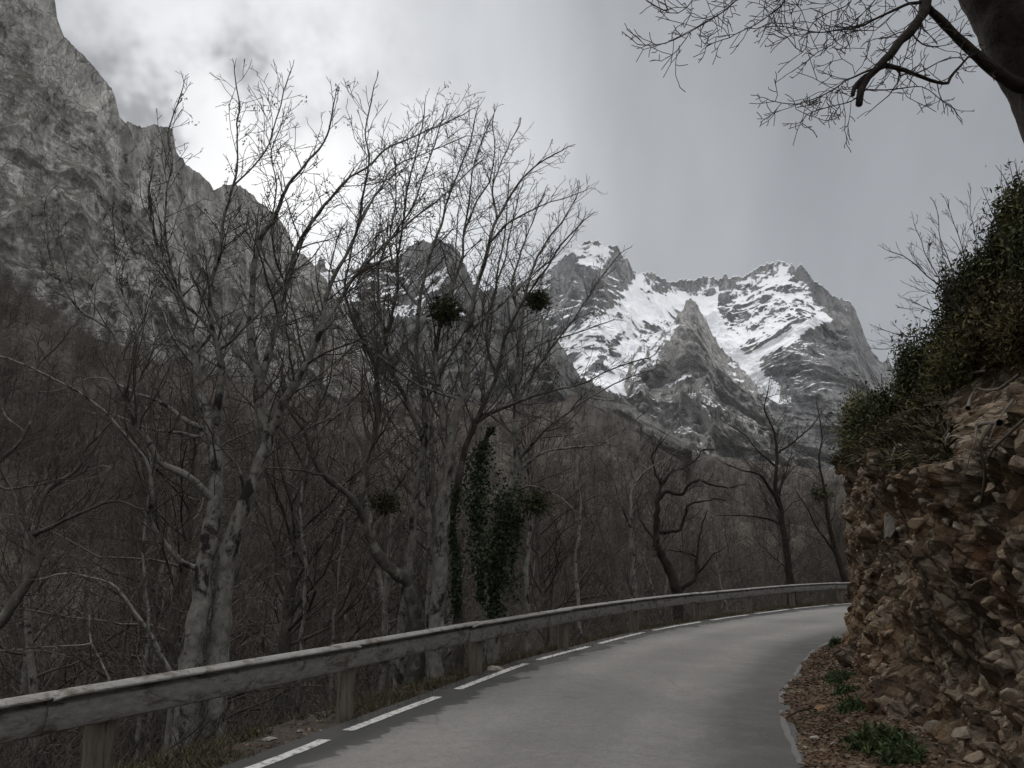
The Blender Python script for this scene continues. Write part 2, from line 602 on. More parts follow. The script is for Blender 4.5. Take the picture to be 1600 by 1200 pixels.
M['bark_pale'] = m_noise('pale_lichen_bark', (0.085, 0.081, 0.072), (0.265, 0.26, 0.235), 11, c3=(0.026, 0.023, 0.020), stretch=(1, 1, 0.7), bumpd=0.03, cut=0.555)
M['bark_dark'] = m_noise('dark_mossy_bark', (0.030, 0.028, 0.024), (0.100, 0.095, 0.082), 12, c3=(0.150, 0.145, 0.120), stretch=(1, 1, 0.7), bumpd=0.04, cut=0.57)
M['bark_black'] = m_noise('rough_black_bark', (0.012, 0.009, 0.007), (0.042, 0.033, 0.027), 16, c3=(0.062, 0.054, 0.044), bumpd=0.04, cut=0.66)
M['root'] = m_noise('dull_root_bark', (0.050, 0.042, 0.034), (0.135, 0.118, 0.098), 14, bumpd=0.01)
M['twig'] = m_noise('bare_twigs', (0.040, 0.034, 0.029), (0.105, 0.094, 0.080), 4, stretch=(1, 1, 1), bumpd=0.004)
M['twig_dark'] = m_noise('dark_bare_twigs', (0.028, 0.023, 0.020), (0.075, 0.064, 0.054), 4, bumpd=0.004)
M['twig_far'] = m_noise('far_bare_twigs', (0.044, 0.037, 0.031), (0.128, 0.109, 0.092), 0.10, c3=(0.038, 0.034, 0.024), bumpd=0.004, island=0.55, cut=0.54)
M['steel'] = m_noise('weathered_rail_steel', (0.150, 0.146, 0.135), (0.285, 0.280, 0.262), 8.0, 0.85, c3=(0.105, 0.092, 0.074), stretch=(1, 1, 2.5), bumpd=0.012, spec=0.2, cut=0.565)
M['post'] = m_noise('weathered_post_wood', (0.085, 0.074, 0.060), (0.190, 0.168, 0.138), 8.0, 0.9, c3=(0.035, 0.028, 0.022), stretch=(3, 3, 0.4), bumpd=0.01)
M['ivy'] = m_noise('ivy_leaf', (0.024, 0.038, 0.020), (0.060, 0.082, 0.042), 6, 0.75, island=0.55, spec=0.15, bumpd=0.001)
M['mistletoe'] = m_noise('mistletoe_leaf', (0.032, 0.037, 0.016), (0.070, 0.076, 0.034), 6, 0.8, island=0.5, bumpd=0.001)
M['shrub'] = m_noise('evergreen_shrub_leaf', (0.038, 0.045, 0.023), (0.092, 0.097, 0.046), 1.2, 0.9, c3=(0.095, 0.070, 0.036), island=0.7, spec=0.08, bumpd=0.001)
M['shrub_olive'] = m_noise('olive_shrub_leaf', (0.058, 0.060, 0.027), (0.135, 0.128, 0.058), 1.6, 0.9, c3=(0.030, 0.034, 0.018), island=0.7, spec=0.08, bumpd=0.001)
M['shrub_brown'] = m_noise('brownish_shrub_leaf', (0.050, 0.042, 0.022), (0.115, 0.090, 0.045), 1.6, 0.9, c3=(0.034, 0.037, 0.018), island=0.7, spec=0.08, bumpd=0.001)
M['shrub_light'] = m_noise('yellowish_shrub_leaf', (0.075, 0.075, 0.028), (0.17, 0.155, 0.058), 2.0, 0.7, c3=(0.032, 0.036, 0.015), island=0.6, spec=0.25, bumpd=0.001)
M['heath'] = m_noise('dry_heath', (0.034, 0.031, 0.018), (0.080, 0.068, 0.036), 1.5, 0.9, c3=(0.105, 0.070, 0.038), island=0.6, bumpd=0.001)
M['weed'] = m_noise('fresh_green_weed', (0.026, 0.042, 0.015), (0.055, 0.078, 0.028), 4, 0.7, island=0.5, bumpd=0.001)
M['grass'] = m_noise('tired_verge_grass', (0.038, 0.034, 0.020), (0.085, 0.072, 0.038), 3, 0.85, c3=(0.036, 0.044, 0.020), island=0.5, bumpd=0.001)
M['litter'] = m_noise('fallen_leaves', (0.050, 0.030, 0.020), (0.135, 0.082, 0.050), 7, 0.8, island=0.65, bumpd=0.001)


def m_stone(name, c1, c2, c3):
    m, t = new_mat(name)
    p = geo_pos(t)
    r = t.n('ShaderNodeNewGeometry').outputs['Random Per Island']
    ro = t.n('ShaderNodeObjectInfo').outputs['Random']
    k = t.math('FRACT', t.math('ADD', r, ro))
    n = t.noise(p, 9, 9, 0.75, 0.4)
    c = t.mix(k, c1, c2)
    c = t.mix(t.ramp(n, [(0.40, 0.75), (0.58, 0.0)]), c, c3)
    c = t.mix(t.ramp(t.noise(p, 40, 5, 0.75), [(0.5, 0.0), (0.7, 0.4)]), c, (0.25, 0.225, 0.19))
    t.finish(c, 0.92, n, 0.7, 0.03, 0.15)
    return m


M['stone'] = m_stone('conglomerate_stone', (0.33, 0.285, 0.225), (0.205, 0.140, 0.083), (0.072, 0.054, 0.041))
M['stone_grey'] = m_stone('pale_loose_stone', (0.30, 0.28, 0.25), (0.22, 0.19, 0.16), (0.10, 0.085, 0.07))
M['slab'] = m_stone('grey_slab', (0.135, 0.125, 0.112), (0.11, 0.10, 0.088), (0.055, 0.046, 0.038))
M['stone_orange'] = m_stone('rusty_loose_stone', (0.24, 0.135, 0.060), (0.20, 0.125, 0.075), (0.10, 0.06, 0.035))


def m_bank():
    m, t = new_mat('bank_earth_and_rock')
    p = geo_pos(t)
    h = t.n('ShaderNodeAttribute', attribute_name='veg').outputs['Fac']
    n = t.noise(p, 1.1, 8, 0.65, 0.6)
    n2 = t.noise(p, 5.5, 9, 0.75, 0.5)
    v = t.voro(t.mix(0.15, p, t.noise(p, 4.0, 4, 0.6, 0, col=True)), 7.5, 'F1', 'Color')
    vs = t.n('ShaderNodeSeparateXYZ')
    t.t.links.new(v, vs.inputs[0])
    e = t.voro(t.mix(0.15, p, t.noise(p, 4.0, 4, 0.6, 0, col=True)), 7.5, 'DISTANCE_TO_EDGE')
    c = t.ramp(n, [(0.30, (0.046, 0.033, 0.023)), (0.46, (0.100, 0.072, 0.049)), (0.60, (0.172, 0.118, 0.070)), (0.75, (0.23, 0.186, 0.135))])
    c = t.mix(t.math('MULTIPLY', t.ramp(vs.outputs['X'], [(0.45, 0.0), (0.62, 0.85)]), t.ramp(e, [(0.03, 0.0), (0.10, 1.0)])), c, (0.26, 0.22, 0.165))
    c = t.mix(t.ramp(n2, [(0.40, 0.8), (0.54, 0.0)]), c, (0.040, 0.027, 0.019))
    red = t.ramp(t.noise(p, 0.8, 6, 0.6, 0.3), [(0.52, 0.0), (0.66, 0.55)])
    c = t.mix(red, c, (0.150, 0.072, 0.038))
    c = t.mix(t.math('MULTIPLY', h, t.ramp(n2, [(0.25, 0.6), (0.5, 1.0)])), c, (0.036, 0.030, 0.017))
    t.finish(c, 0.95, t.math('ADD', t.math('MULTIPLY', n2, 1.0), t.math('MULTIPLY', t.ramp(e, [(0.0, 0.0), (0.15, 1.0)]), 0.4)), 0.8, 0.06, 0.12)
    return m


M['bank'] = m_bank()

# ------------------------------------------------------------------ plan of the road (metres, camera at 0, 0)
POSTS = [(-1.74, 8.75), (-0.48, 11.72), (0.98, 14.90), (2.84, 18.35), (5.1, 21.86), (7.56, 25.32), (10.1, 28.6), (13.0, 31.4)]
RAIL = [(-30, -120), (-20, -50), (-13.5, -22), (-9.2, -10), (-6.0, -1.0), (-4.45, 2.6), (-2.97, 6.0)] + POSTS + [(16.3, 33.8), (20.0, 35.6), (24, 36.8), (34, 38.4), (60, 41), (120, 40)]
LEFT = [(-29, -120), (-19, -50), (-12.5, -22), (-8.3, -10.3), (-5.15, -1.2), (-3.6, 2.6), (-2.02, 6.58), (-1.57, 7.90), (-0.85, 9.85), (0.22, 12.76), (1.44, 15.22), (3.02, 18.20), (5.15, 21.4), (7.85, 24.9), (10.6, 28.0), (13.6, 30.7), (17.0, 33.0), (20.5, 34.7), (24.3, 35.9), (34.2, 37.3), (60, 39.6), (120, 38.6)]
RIGHT = [(-24.5, -121.5), (-14.7, -51.5), (-8.3, -23.6), (-4.1, -12), (-0.9, -3.0), (0.75, 1.6), (2.26, 6.50), (2.74, 8.29), (3.22, 9.77), (3.90, 11.29), (5.15, 14.0), (5.95, 15.45), (6.90, 16.75), (8.4, 18.3), (10.8, 20.3), (14, 22.4), (18, 24.6), (22, 26.6), (27, 28.6), (36, 31), (61, 34), (120, 33.6)]
FOOT = [(-18, -120), (-9, -50), (-3.5, -24), (0.2, -13), (2.2, -5), (2.60, 1.0), (3.08, 5.6), (3.72, 8.4), (4.58, 11.1), (5.55, 13.4), (6.38, 15.0), (7.5, 16.3), (9.3, 17.8), (11.8, 19.4), (15, 21.2), (19, 23.2), (23, 25.2), (28, 27.2), (37, 29.5), (62, 32.5), (120, 32)]


def catmull(pts, step):
    pts = np.array(pts, float)
    out = []
    for i in range(len(pts) - 1):
        p0 = pts[max(i - 1, 0)]
        p1, p2 = pts[i], pts[i + 1]
        p3 = pts[min(i + 2, len(pts) - 1)]
        d = np.linalg.norm(p2 - p1)
        n = max(1, int(math.ceil(d / step)))
        m1 = (p2 - p0) * 0.5
        m2 = (p3 - p1) * 0.5
        l0, l2 = np.linalg.norm(p1 - p0) + 1e-6, np.linalg.norm(p3 - p2) + 1e-6
        if i > 0:
            m1 = (p2 - p0) * d / (d + l0)
        if i < len(pts) - 2:
            m2 = (p3 - p1) * d / (d + l2)
        for k in range(n):
            s = k / n
            h1, h2, h3, h4 = 2 * s**3 - 3 * s**2 + 1, -2 * s**3 + 3 * s**2, s**3 - 2 * s**2 + s, s**3 - s**2
            out.append(h1 * p1 + h2 * p2 + h3 * m1 + h4 * m2)
    out.append(pts[-1])
    return np.array(out)


def resample(poly, n, f=None):
    d = np.concatenate([[0], np.cumsum(np.linalg.norm(np.diff(poly, axis=0), axis=1))])
    s = np.linspace(0, 1, n) if f is None else f
    s = s * d[-1]
    return np.stack([np.interp(s, d, poly[:, k]) for k in range(poly.shape[1])], 1)


def sdist(Q, poly):
    """signed distance of points Q (n, 2) to a polyline; positive to its left"""
    best = np.full(len(Q), 1e18)
    sg = np.zeros(len(Q))
    for a, b_ in zip(poly[:-1], poly[1:]):
        ab = b_ - a
        L2 = ab @ ab
        t = np.clip(((Q - a) @ ab) / L2, 0, 1)
        d = Q - (a + t[:, None] * ab)
        dd = (d ** 2).sum(1)
        c = ab[0] * (Q[:, 1] - a[1]) - ab[1] * (Q[:, 0] - a[0])
        up = dd < best
        best = np.where(up, dd, best)
        sg = np.where(up, np.sign(c), sg)
    return np.sqrt(best) * sg


RAILP = catmull(RAIL, 4.0)
FOOTP = catmull(FOOT, 4.0)


def smooth01(x):
    x = np.clip(x, 0, 1)
    return x * x * (3 - 2 * x)


# foot of the cliffs as the photograph shows it: photo x -> (photo y, metres away)
FX = np.array([-900, -300, 0, 200, 400, 600, 800, 905, 1000, 1100, 1300, 1600, 2400])
FY = np.array([430, 470, 520, 575, 610, 625, 620, 606, 650, 705, 735, 735, 720])
FD = np.array([200, 220, 240, 260, 300, 360, 430, 470, 560, 700, 800, 800, 700])


def ground_z(Q):
    Q = np.asarray(Q, float)
    s = sdist(Q, RAILP)
    r = np.hypot(Q[:, 0], Q[:, 1])
    fwd = np.maximum(Q[:, 1], 1e-3)
    px = np.where(Q[:, 1] > 0.15 * r, 800 + F * Q[:, 0] / (fwd * CP), np.where(Q[:, 0] < 0, -900, 2400))
    px = np.clip(px, -900, 2400)
    fy, fd = np.interp(px, FX, FY), np.interp(px, FX, FD)
    zf = CAMZ + fd * np.tan(np.arctan((600 - fy) / F) + PITCH)
    q3 = np.column_stack([Q, np.zeros(len(Q))])
    near = -0.06 - 0.62 * np.clip(s - 0.75, 0, 13) - 0.10 * np.clip(s - 0.2, 0, 0.55)
    bottom = -9.0
    u = np.clip((s - 24) / np.maximum(fd - 24, 10), 0, None)
    far = bottom + (zf - bottom) * np.where(u < 1, 0.85 * u + 0.15 * u * u, 1 + 0.9 * (u - 1))
    far = np.minimum(far, zf + 260)
    k = smooth01((s - 10) / 16)
    z = near * (1 - k) + far * k
    z = z + fbm(q3 * 0.9, 3) * 0.10 * smooth01((s - 0.6) / 1.5)
    z = z + fbm(q3 * 0.05, 5) * 2.6 * smooth01((s - 10) / 30) * smooth01(1.3 - u * 0.6)
    z = z + ridged(q3 * 0.012, 5) * 4 * smooth01((s - 60) / 120)
    # hill behind the right-hand bank
    sf = sdist(Q, FOOTP)
    hill = -0.06 + 0.55 * np.clip(-sf - 4, 0, 300) * 0.8
    right = sf < 0
    z = np.where(s > 0, z, np.where(right, hill, -0.06))
    return z


# ------------------------------------------------------------------ ground
def build_ground():
    az = np.concatenate([np.linspace(-180, -60, 60, endpoint=False), np.linspace(-60, 55, 420, endpoint=False), np.linspace(55, 180, 61)])
    rr = np.concatenate([np.linspace(0.5, 16, 70, endpoint=False), np.geomspace(16, 120, 150, endpoint=False), np.geomspace(120, 900, 150, endpoint=False), np.geomspace(900, 2400, 16)])
    A, R = np.meshgrid(np.radians(az), rr)
    X, Y = (R * np.sin(A)).ravel(), (R * np.cos(A)).ravel()
    z = ground_z(np.column_stack([X, Y]))
    V = np.column_stack([X, Y, z])
    Fc = grid_faces(len(rr), len(az))
    o = obj('ground', V, [Fc], M['ground'])
    tagged(o, 'brown leaf-covered valley floor and hillside falling away beyond the guardrail', 'ground', kind='structure')


build_ground()


# ------------------------------------------------------------------ cliffs and mountains
def poly_mask(px, py, poly, soft):
    """about 1 inside a polygon of the rock face, 0 outside, with a soft rim"""
    poly = np.array(poly, float)
    ins = np.zeros(len(px), bool)
    best = np.full(len(px), 1e18)
    n = len(poly)
    for i in range(n):
        x1, y1 = poly[i]
        x2, y2 = poly[(i + 1) % n]
        c = ((y1 > py) != (y2 > py)) & (px < (x2 - x1) * (py - y1) / (y2 - y1 + 1e-9) + x1)
        ins ^= c
        L2 = (x2 - x1) ** 2 + (y2 - y1) ** 2
        t = np.clip(((px - x1) * (x2 - x1) + (py - y1) * (y2 - y1)) / L2, 0, 1)
        best = np.minimum(best, (px - x1 - t * (x2 - x1)) ** 2 + (py - y1 - t * (y2 - y1)) ** 2)
    d = np.sqrt(best) * np.where(ins, 1, -1)
    return smooth01(0.5 + d / (2 * soft))


def mountain(name, ridge, D, zb, kb, nu, nv, amp, scale, mat, label, recede=0.6, soften=16, jag=3.0, a=1.2, bexp=0.85, snow=None, base_snow=0.0, stretch=(1, 1, 0.6), back=0.35, dir_up=0.12, jagf=0.06):
    rx, ry = np.array(ridge, float).T
    xs = np.linspace(rx[0], rx[-1], nu)
    ys = np.interp(xs, rx, ry)
    j3 = np.column_stack([xs * jagf, np.full(nu, len(name) * 3.1), np.zeros(nu)])
    ys = ys - jag * (ridged(j3, 5, 0.6) * 1.6 + fbm(j3 * 3.1, 3) * 0.5)
    Ds = np.interp(xs, *np.array(D, float).T) if hasattr(D, '__len__') else np.full(nu, float(D))
    kw = max(3, int(nu * soften / (rx[-1] - rx[0])))
    ker = np.exp(-np.linspace(-2, 2, 4 * kw + 1) ** 2)
    ker /= ker.sum()
    ysm = np.convolve(np.pad(ys, 2 * kw, mode='edge'), ker, 'valid')
    R = np.array([P(x, y, d) for x, y, d in zip(xs, ys, Ds)])
    Zs = np.array([P(x, y, d)[2] for x, y, d in zip(xs, ysm, Ds)])
    hd = R[:, :2] / np.linalg.norm(R[:, :2], axis=1)[:, None]
    dist = np.linalg.norm(R[:, :2], axis=1)
    nb = 14
    tb = np.linspace(1, 0, nb, endpoint=False)
    tf = np.linspace(0, 1, nv) ** 1.05
    rows = []
    wts, bias = [], []
    for t in tb:
        dd = dist * (1 + back * t)
        z = R[:, 2] - (R[:, 2] - zb) * t ** 0.8
        rows.append(np.column_stack([hd * dd[:, None], z]))
        wts.append(np.full(nu, 0.6 * t))
        bias.append(np.full(nu, 0.5))
    for t in tf:
        dd = dist * (1 - (1 - kb) * t ** a)
        z = Zs + (zb - Zs) * t ** bexp + (R[:, 2] - Zs) * math.exp(-t / 0.035)
        rows.append(np.column_stack([hd * dd[:, None], z]))
        wts.append(np.full(nu, 0.05 + 0.95 * smooth01(t / 0.22)))
        bias.append(np.full(nu, recede * (1 - smooth01(t / 0.45))))
    V = np.concatenate(rows)
    wv = np.concatenate(wts)
    q = V / scale * np.array(stretch)
    warp_ = np.column_stack([fbm(q * 0.7 + 5, 3), fbm(q * 0.7 + 55, 3), fbm(q * 0.7 + 95, 3)]) * 0.5
    h = ridged(q + warp_, 7, 0.54) * 1.7 + fbm(q * 0.35 + 9, 3) * 0.7
    # strata: small ledges across the face
    led = V[:, 2] / (scale * 0.16) + fbm(q * 1.2 + 3, 4) * 1.0 + V[:, 0] / (scale * 0.9)
    led = np.abs((led % 1.0) - 0.5) * 2
    h = h + 0.10 * led
    h = h - np.concatenate(bias)
    out = np.concatenate([-hd] * (nb + nv))
    V = V + (h * wv * amp)[:, None] * np.column_stack([out, np.full(len(V), dir_up)])
    Fc = grid_faces(nb + nv, nu)
    o = obj(name, V, [Fc[:, ::-1]], mat, smooth=True)
    tagged(o, label, 'mountain' if 'mountain' in name or 'peak' in name else 'cliff', kind='structure')
    if snow is not None:
        px, py = to_px(V)
        s = np.full(len(V), base_snow)
        for poly, val, soft in snow:
            m_ = poly_mask(px, py, poly, soft)
            s = s * (1 - m_) + val * m_
        attr(o, 'snow', s)
    return o


# the near grey wall on the left
mountain('cliff', [(-420, -330), (-200, -260), (-40, -170), (40, -90), (76, -30), (86, 0), (90, 30), (100, 58), (122, 78), (142, 98), (158, 118), (170, 132), (180, 150), (186, 182), (202, 200), (228, 260), (262, 340), (330, 520)],
         [(-420, 250), (190, 290), (330, 320)], 20, 0.80, 420, 420, 8, 36, M['cliff'],
         'sheer grey limestone cliff rising out of the picture at upper left', jag=3.0, a=1.1, bexp=0.95, stretch=(1, 1, 0.85))
mountain('rock_buttress', [(100, 420), (130, 345), (165, 268), (184, 200), (200, 192), (216, 196), (228, 202), (236, 196), (262, 196), (270, 208), (276, 236), (290, 256), (306, 268), (318, 276), (334, 296), (352, 288), (374, 290), (390, 302), (404, 316), (424, 330), (440, 345), (452, 366), (458, 392), (476, 398), (492, 414), (530, 470), (580, 560), (620, 650)],
         [(100, 285), (186, 292), (300, 345), (450, 410), (620, 430)], 26, 0.74, 520, 420, 12, 44, M['cliff'],
         'grey limestone buttress stepping down to the right behind the birch pair', jag=4.5, a=1.15, bexp=0.9, jagf=0.045, stretch=(1, 1, 0.8))
# dark snowy ridge in the middle
mountain('mountain_ridge', [(380, 430), (430, 428), (450, 420), (470, 424), (490, 415), (497, 412), (500, 403), (507, 404), (509, 420), (530, 424), (556, 420), (574, 406), (592, 408), (612, 404), (628, 398), (640, 382), (652, 376), (676, 378), (690, 374), (706, 380), (716, 392), (728, 420), (744, 446), (770, 462), (800, 470), (830, 478), (842, 486), (856, 506), (876, 538), (906, 588), (940, 604), (980, 628), (1020, 656), (1080, 690)],
         [(380, 900), (640, 900), (740, 760), (860, 640), (1080, 600)], 40, 0.68, 640, 360, 36, 110, M['crag'],
         'dark rocky ridge with snow in its clefts behind the central trees', jag=6.0, a=1.1, bexp=0.9, jagf=0.08,
         snow=[([(420, 415), (500, 425), (560, 425), (560, 470), (500, 480), (440, 440)], 1.5, 10),
               ([(560, 400), (740, 370), (760, 450), (740, 500), (600, 500), (560, 440)], 0.55, 16),
               ([(660, 420), (715, 420), (700, 455), (665, 450)], 0.75, 8)], base_snow=-0.15)
# the snow mountain: face, and the rock pyramid standing in front of it
SNOWF = [([(800, 440), (980, 380), (1400, 380), (1400, 520), (1000, 640), (860, 560)], 0.58, 14),
         ([(872, 512), (905, 515), (950, 488), (985, 450), (1000, 432), (1060, 446), (1090, 450), (1100, 470), (1060, 500), (1030, 540), (1000, 590), (975, 625), (930, 610), (890, 560)], 1.12, 9),
         ([(1092, 470), (1120, 462), (1140, 480), (1130, 510), (1156, 545), (1188, 578), (1220, 604), (1214, 628), (1170, 602), (1120, 540), (1100, 500)], 1.7, 4),
         ([(905, 590), (940, 548), (952, 556), (922, 606)], 0.22, 5), ([(946, 540), (968, 520), (974, 530), (956, 552)], 0.25, 4), ([(990, 520), (1015, 500), (1040, 500), (1010, 545)], 0.45, 7), ([(1000, 425), (1080, 432), (1110, 440), (1090, 462), (1040, 466), (1000, 452)], 0.62, 9),
         ([(1120, 462), (1138, 458), (1150, 480), (1130, 500), (1118, 482)], 0.30, 5),
         ([(1165, 556), (1200, 532), (1250, 505), (1286, 488), (1296, 496), (1266, 520), (1210, 548), (1176, 564)], 1.7, 4),
         ([(1180, 415), (1216, 406), (1262, 440), (1282, 480), (1230, 500), (1170, 520), (1140, 500), (1150, 440)], 0.62, 10),
         ([(1262, 440), (1300, 465), (1345, 500), (1392, 585), (1400, 720), (1290, 720), (1260, 600), (1300, 500)], 0.05, 14),
         ([(1190, 560), (1290, 505), (1300, 620), (1250, 660), (1220, 610)], 0.22, 10),
         ([(860, 440), (905, 400), (985, 400), (965, 470), (905, 505), (850, 500)], 0.34, 10),
         ([(890, 385), (935, 372), (965, 395), (940, 420), (905, 415)], 0.80, 8),
         ([(830, 640), (1000, 640), (1215, 632), (1420, 620), (1420, 900), (830, 900)], -0.1, 12)]
mountain('snowy_mountain', [(700, 470), (760, 452), (800, 446), (830, 438), (855, 424), (872, 412), (884, 398), (900, 388), (908, 380), (922, 373), (935, 376), (946, 383), (953, 382), (958, 386), (963, 381), (968, 392), (974, 402), (980, 400), (988, 418), (998, 428), (1012, 424), (1030, 432), (1046, 440), (1066, 436), (1082, 438), (1100, 432), (1112, 431), (1122, 437), (1134, 430), (1140, 436), (1150, 430), (1160, 434), (1176, 424), (1190, 416), (1206, 410), (1220, 408), (1236, 412), (1244, 420), (1252, 413), (1260, 424), (1270, 438), (1284, 446), (1296, 456), (1306, 464), (1318, 468), (1328, 472), (1338, 488), (1344, 504), (1352, 528), (1366, 556), (1378, 566), (1388, 562), (1396, 575), (1420, 600), (1470, 640), (1560, 690)],
         [(700, 1700), (930, 1560), (1100, 1750), (1230, 1600), (1350, 1500), (1560, 1400)], 60, 0.55, 820, 480, 58, 210, M['peak'],
         'jagged limestone mountain streaked with snow at the head of the valley', jag=5.0, a=1.25, bexp=0.85, snow=SNOWF, base_snow=0.25, jagf=0.09, stretch=(1, 1, 0.8))
mountain('rock_pyramid_peak', [(940, 690), (962, 640), (976, 600), (984, 566), (992, 556), (1000, 540), (1006, 536), (1016, 545), (1028, 532), (1036, 517), (1046, 514), (1054, 500), (1062, 486), (1068, 482), (1072, 470), (1078, 468), (1086, 472), (1094, 486), (1104, 500), (1112, 520), (1126, 542), (1140, 556), (1152, 566), (1166, 584), (1184, 604), (1206, 622), (1240, 650), (1300, 690)],
         [(940, 1180), (1080, 1300), (1300, 1180)], 50, 0.62, 420, 300, 62, 105, M['pyramid'],
         'steep bare rock pyramid in front of the snowfields', recede=0.10, soften=6, jag=5.0, jagf=0.08, a=1.1, bexp=0.85,
         snow=[([(1000, 640), (1100, 600), (1130, 640), (1080, 690), (1000, 680)], 0.30, 14), ([(1040, 600), (1090, 575), (1094, 582), (1046, 606)], 0.6, 5),
               ([(985, 560), (1000, 535), (1060, 480), (1062, 510), (1030, 560), (1005, 610), (985, 640), (970, 630)], 0.52, 9), ([(1120, 530), (1200, 610), (1190, 640), (1130, 580)], 0.35, 8)], base_snow=0.10)

# ------------------------------------------------------------------ road
def build_road():
    n = 900
    fpar = np.linspace(0, 1, n)
    L = catmull(LEFT, 0.6)
    Rr = catmull(RIGHT, 0.6)
    # pair the two edges point by point of their plans
    iL = np.interp(np.linspace(0, len(LEFT) - 1, n), np.arange(len(LEFT)), np.arange(len(LEFT)))

    def at(poly, idx):
        pts = np.array(poly, float)
        d = np.concatenate([[0], np.cumsum(np.linalg.norm(np.diff(pts, axis=0), axis=1))])
        C = catmull(poly, 0.3)
        dc = np.concatenate([[0], np.cumsum(np.linalg.norm(np.diff(C, axis=0), axis=1))])
        # arc position of every control point on the fine curve
        ac = np.array([dc[np.argmin(((C - p) ** 2).sum(1))] for p in pts])
        s = np.interp(idx, np.arange(len(pts)), ac)
        return np.stack([np.interp(s, dc, C[:, k]) for k in (0, 1)], 1)
    l, r = at(LEFT, iL), at(RIGHT, np.linspace(0, len(RIGHT) - 1, n))
    wv = l - r
    wn_ = wv / np.linalg.norm(wv, axis=1)[:, None]
    l2, r2 = l + wn_ * 0.30, r - wn_ * 0.10
    nc = 40
    a = np.linspace(0, 1, nc)
    V = r2[:, None, :] * (1 - a)[None, :, None] + l2[:, None, :] * a[None, :, None]
    z = 0.03 * np.sin(a * np.pi)[None, :].repeat(n, 0) + 0.006 * fbm(np.column_stack([V.reshape(-1, 2), np.zeros(n * nc)]) * 0.8, 3).reshape(n, nc)
    VV = np.concatenate([V, z[..., None]], 2).reshape(-1, 3)
    o = obj('road', VV, [grid_faces(n, nc)[:, ::-1]], M['road'])
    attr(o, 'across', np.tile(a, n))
    tagged(o, 'narrow worn grey asphalt road bending right behind the rock bank', 'road', kind='structure')
    return o, l, r, VV.reshape(n, nc, 3)


road, ROAD_L, ROAD_R, ROAD_G = build_road()
ROAD_FLAT = ROAD_G.reshape(-1, 3)


def road_z(p):
    i = np.argmin(((ROAD_FLAT[:, :2] - p) ** 2).sum(1))
    return ROAD_FLAT[i, 2]


def strip_along(path, s0, s1, width, z=0.006, seg=0.15, ragged=0.0):
    d = np.concatenate([[0], np.cumsum(np.linalg.norm(np.diff(path, axis=0), axis=1))])
    n = max(2, int((s1 - s0) / seg) + 1)
    s = np.linspace(s0, s1, n)
    c = np.stack([np.interp(s, d, path[:, k]) for k in (0, 1)], 1)
    t = np.gradient(c, axis=0)
    t /= np.linalg.norm(t, axis=1)[:, None]
    nn = np.column_stack([-t[:, 1], t[:, 0]])
    wl = width / 2 * (1 + ragged * rng.uniform(-1, 1, n))
    wr = width / 2 * (1 + ragged * rng.uniform(-1, 1, n))
    A, B = c + nn * wl[:, None], c - nn * wr[:, None]
    V = []
    for p in np.stack([B, A], 1).reshape(-1, 2):
        V.append((p[0], p[1], road_z(p) + z))
    i = np.arange(n - 1) * 2
    return np.array(V), [np.stack([i, i + 2, i + 3, i + 1], 1)]


def arc_of(path, p):
    d = np.concatenate([[0], np.cumsum(np.linalg.norm(np.diff(path, axis=0), axis=1))])
    return d[np.argmin(((path - np.array(p)) ** 2).sum(1))]


def build_dashes():
    path = catmull(LEFT, 0.1)
    marks = [((-3.2, 3.6), (-2.75, 4.75)), ((-2.35, 5.75), (-1.68, 7.47)), ((-1.57, 7.90), (-0.87, 9.80)), ((-0.68, 10.35), (0.20, 12.72)), ((0.44, 13.24), (1.42, 15.18)),
             ((1.72, 15.79), (2.98, 18.15)), ((3.28, 18.62), (4.98, 21.2)), ((5.35, 21.7), (7.0, 23.9)), ((7.4, 24.4), (9.1, 26.4)), ((9.5, 26.8), (11.3, 28.8)), ((11.7, 29.1), (13.7, 30.8)), ((14.2, 31.2), (16.2, 32.5))]
    for a, b_ in marks:
        V, Fc = strip_along(path, arc_of(path, a), arc_of(path, b_), 0.125, ragged=0.06)
        obj('edge_line_dash', V, Fc, M['paint'], road)
    path = catmull(RIGHT, 0.1)
    for a, b_ in [((1.9, 5.2), (2.25, 6.45)), ((2.3, 6.7), (2.95, 8.9)), ((3.1, 9.45), (3.85, 11.2)), ((4.0, 11.5), (4.6, 12.8)), ((4.8, 13.2), (5.5, 14.7)), ((5.7, 15.1), (6.6, 16.4))]:
        V, Fc = strip_along(path, arc_of(path, a), arc_of(path, b_), 0.055, ragged=0.45)
        obj('edge_line_dash', V, Fc, M['paint_old'], road)


build_dashes()


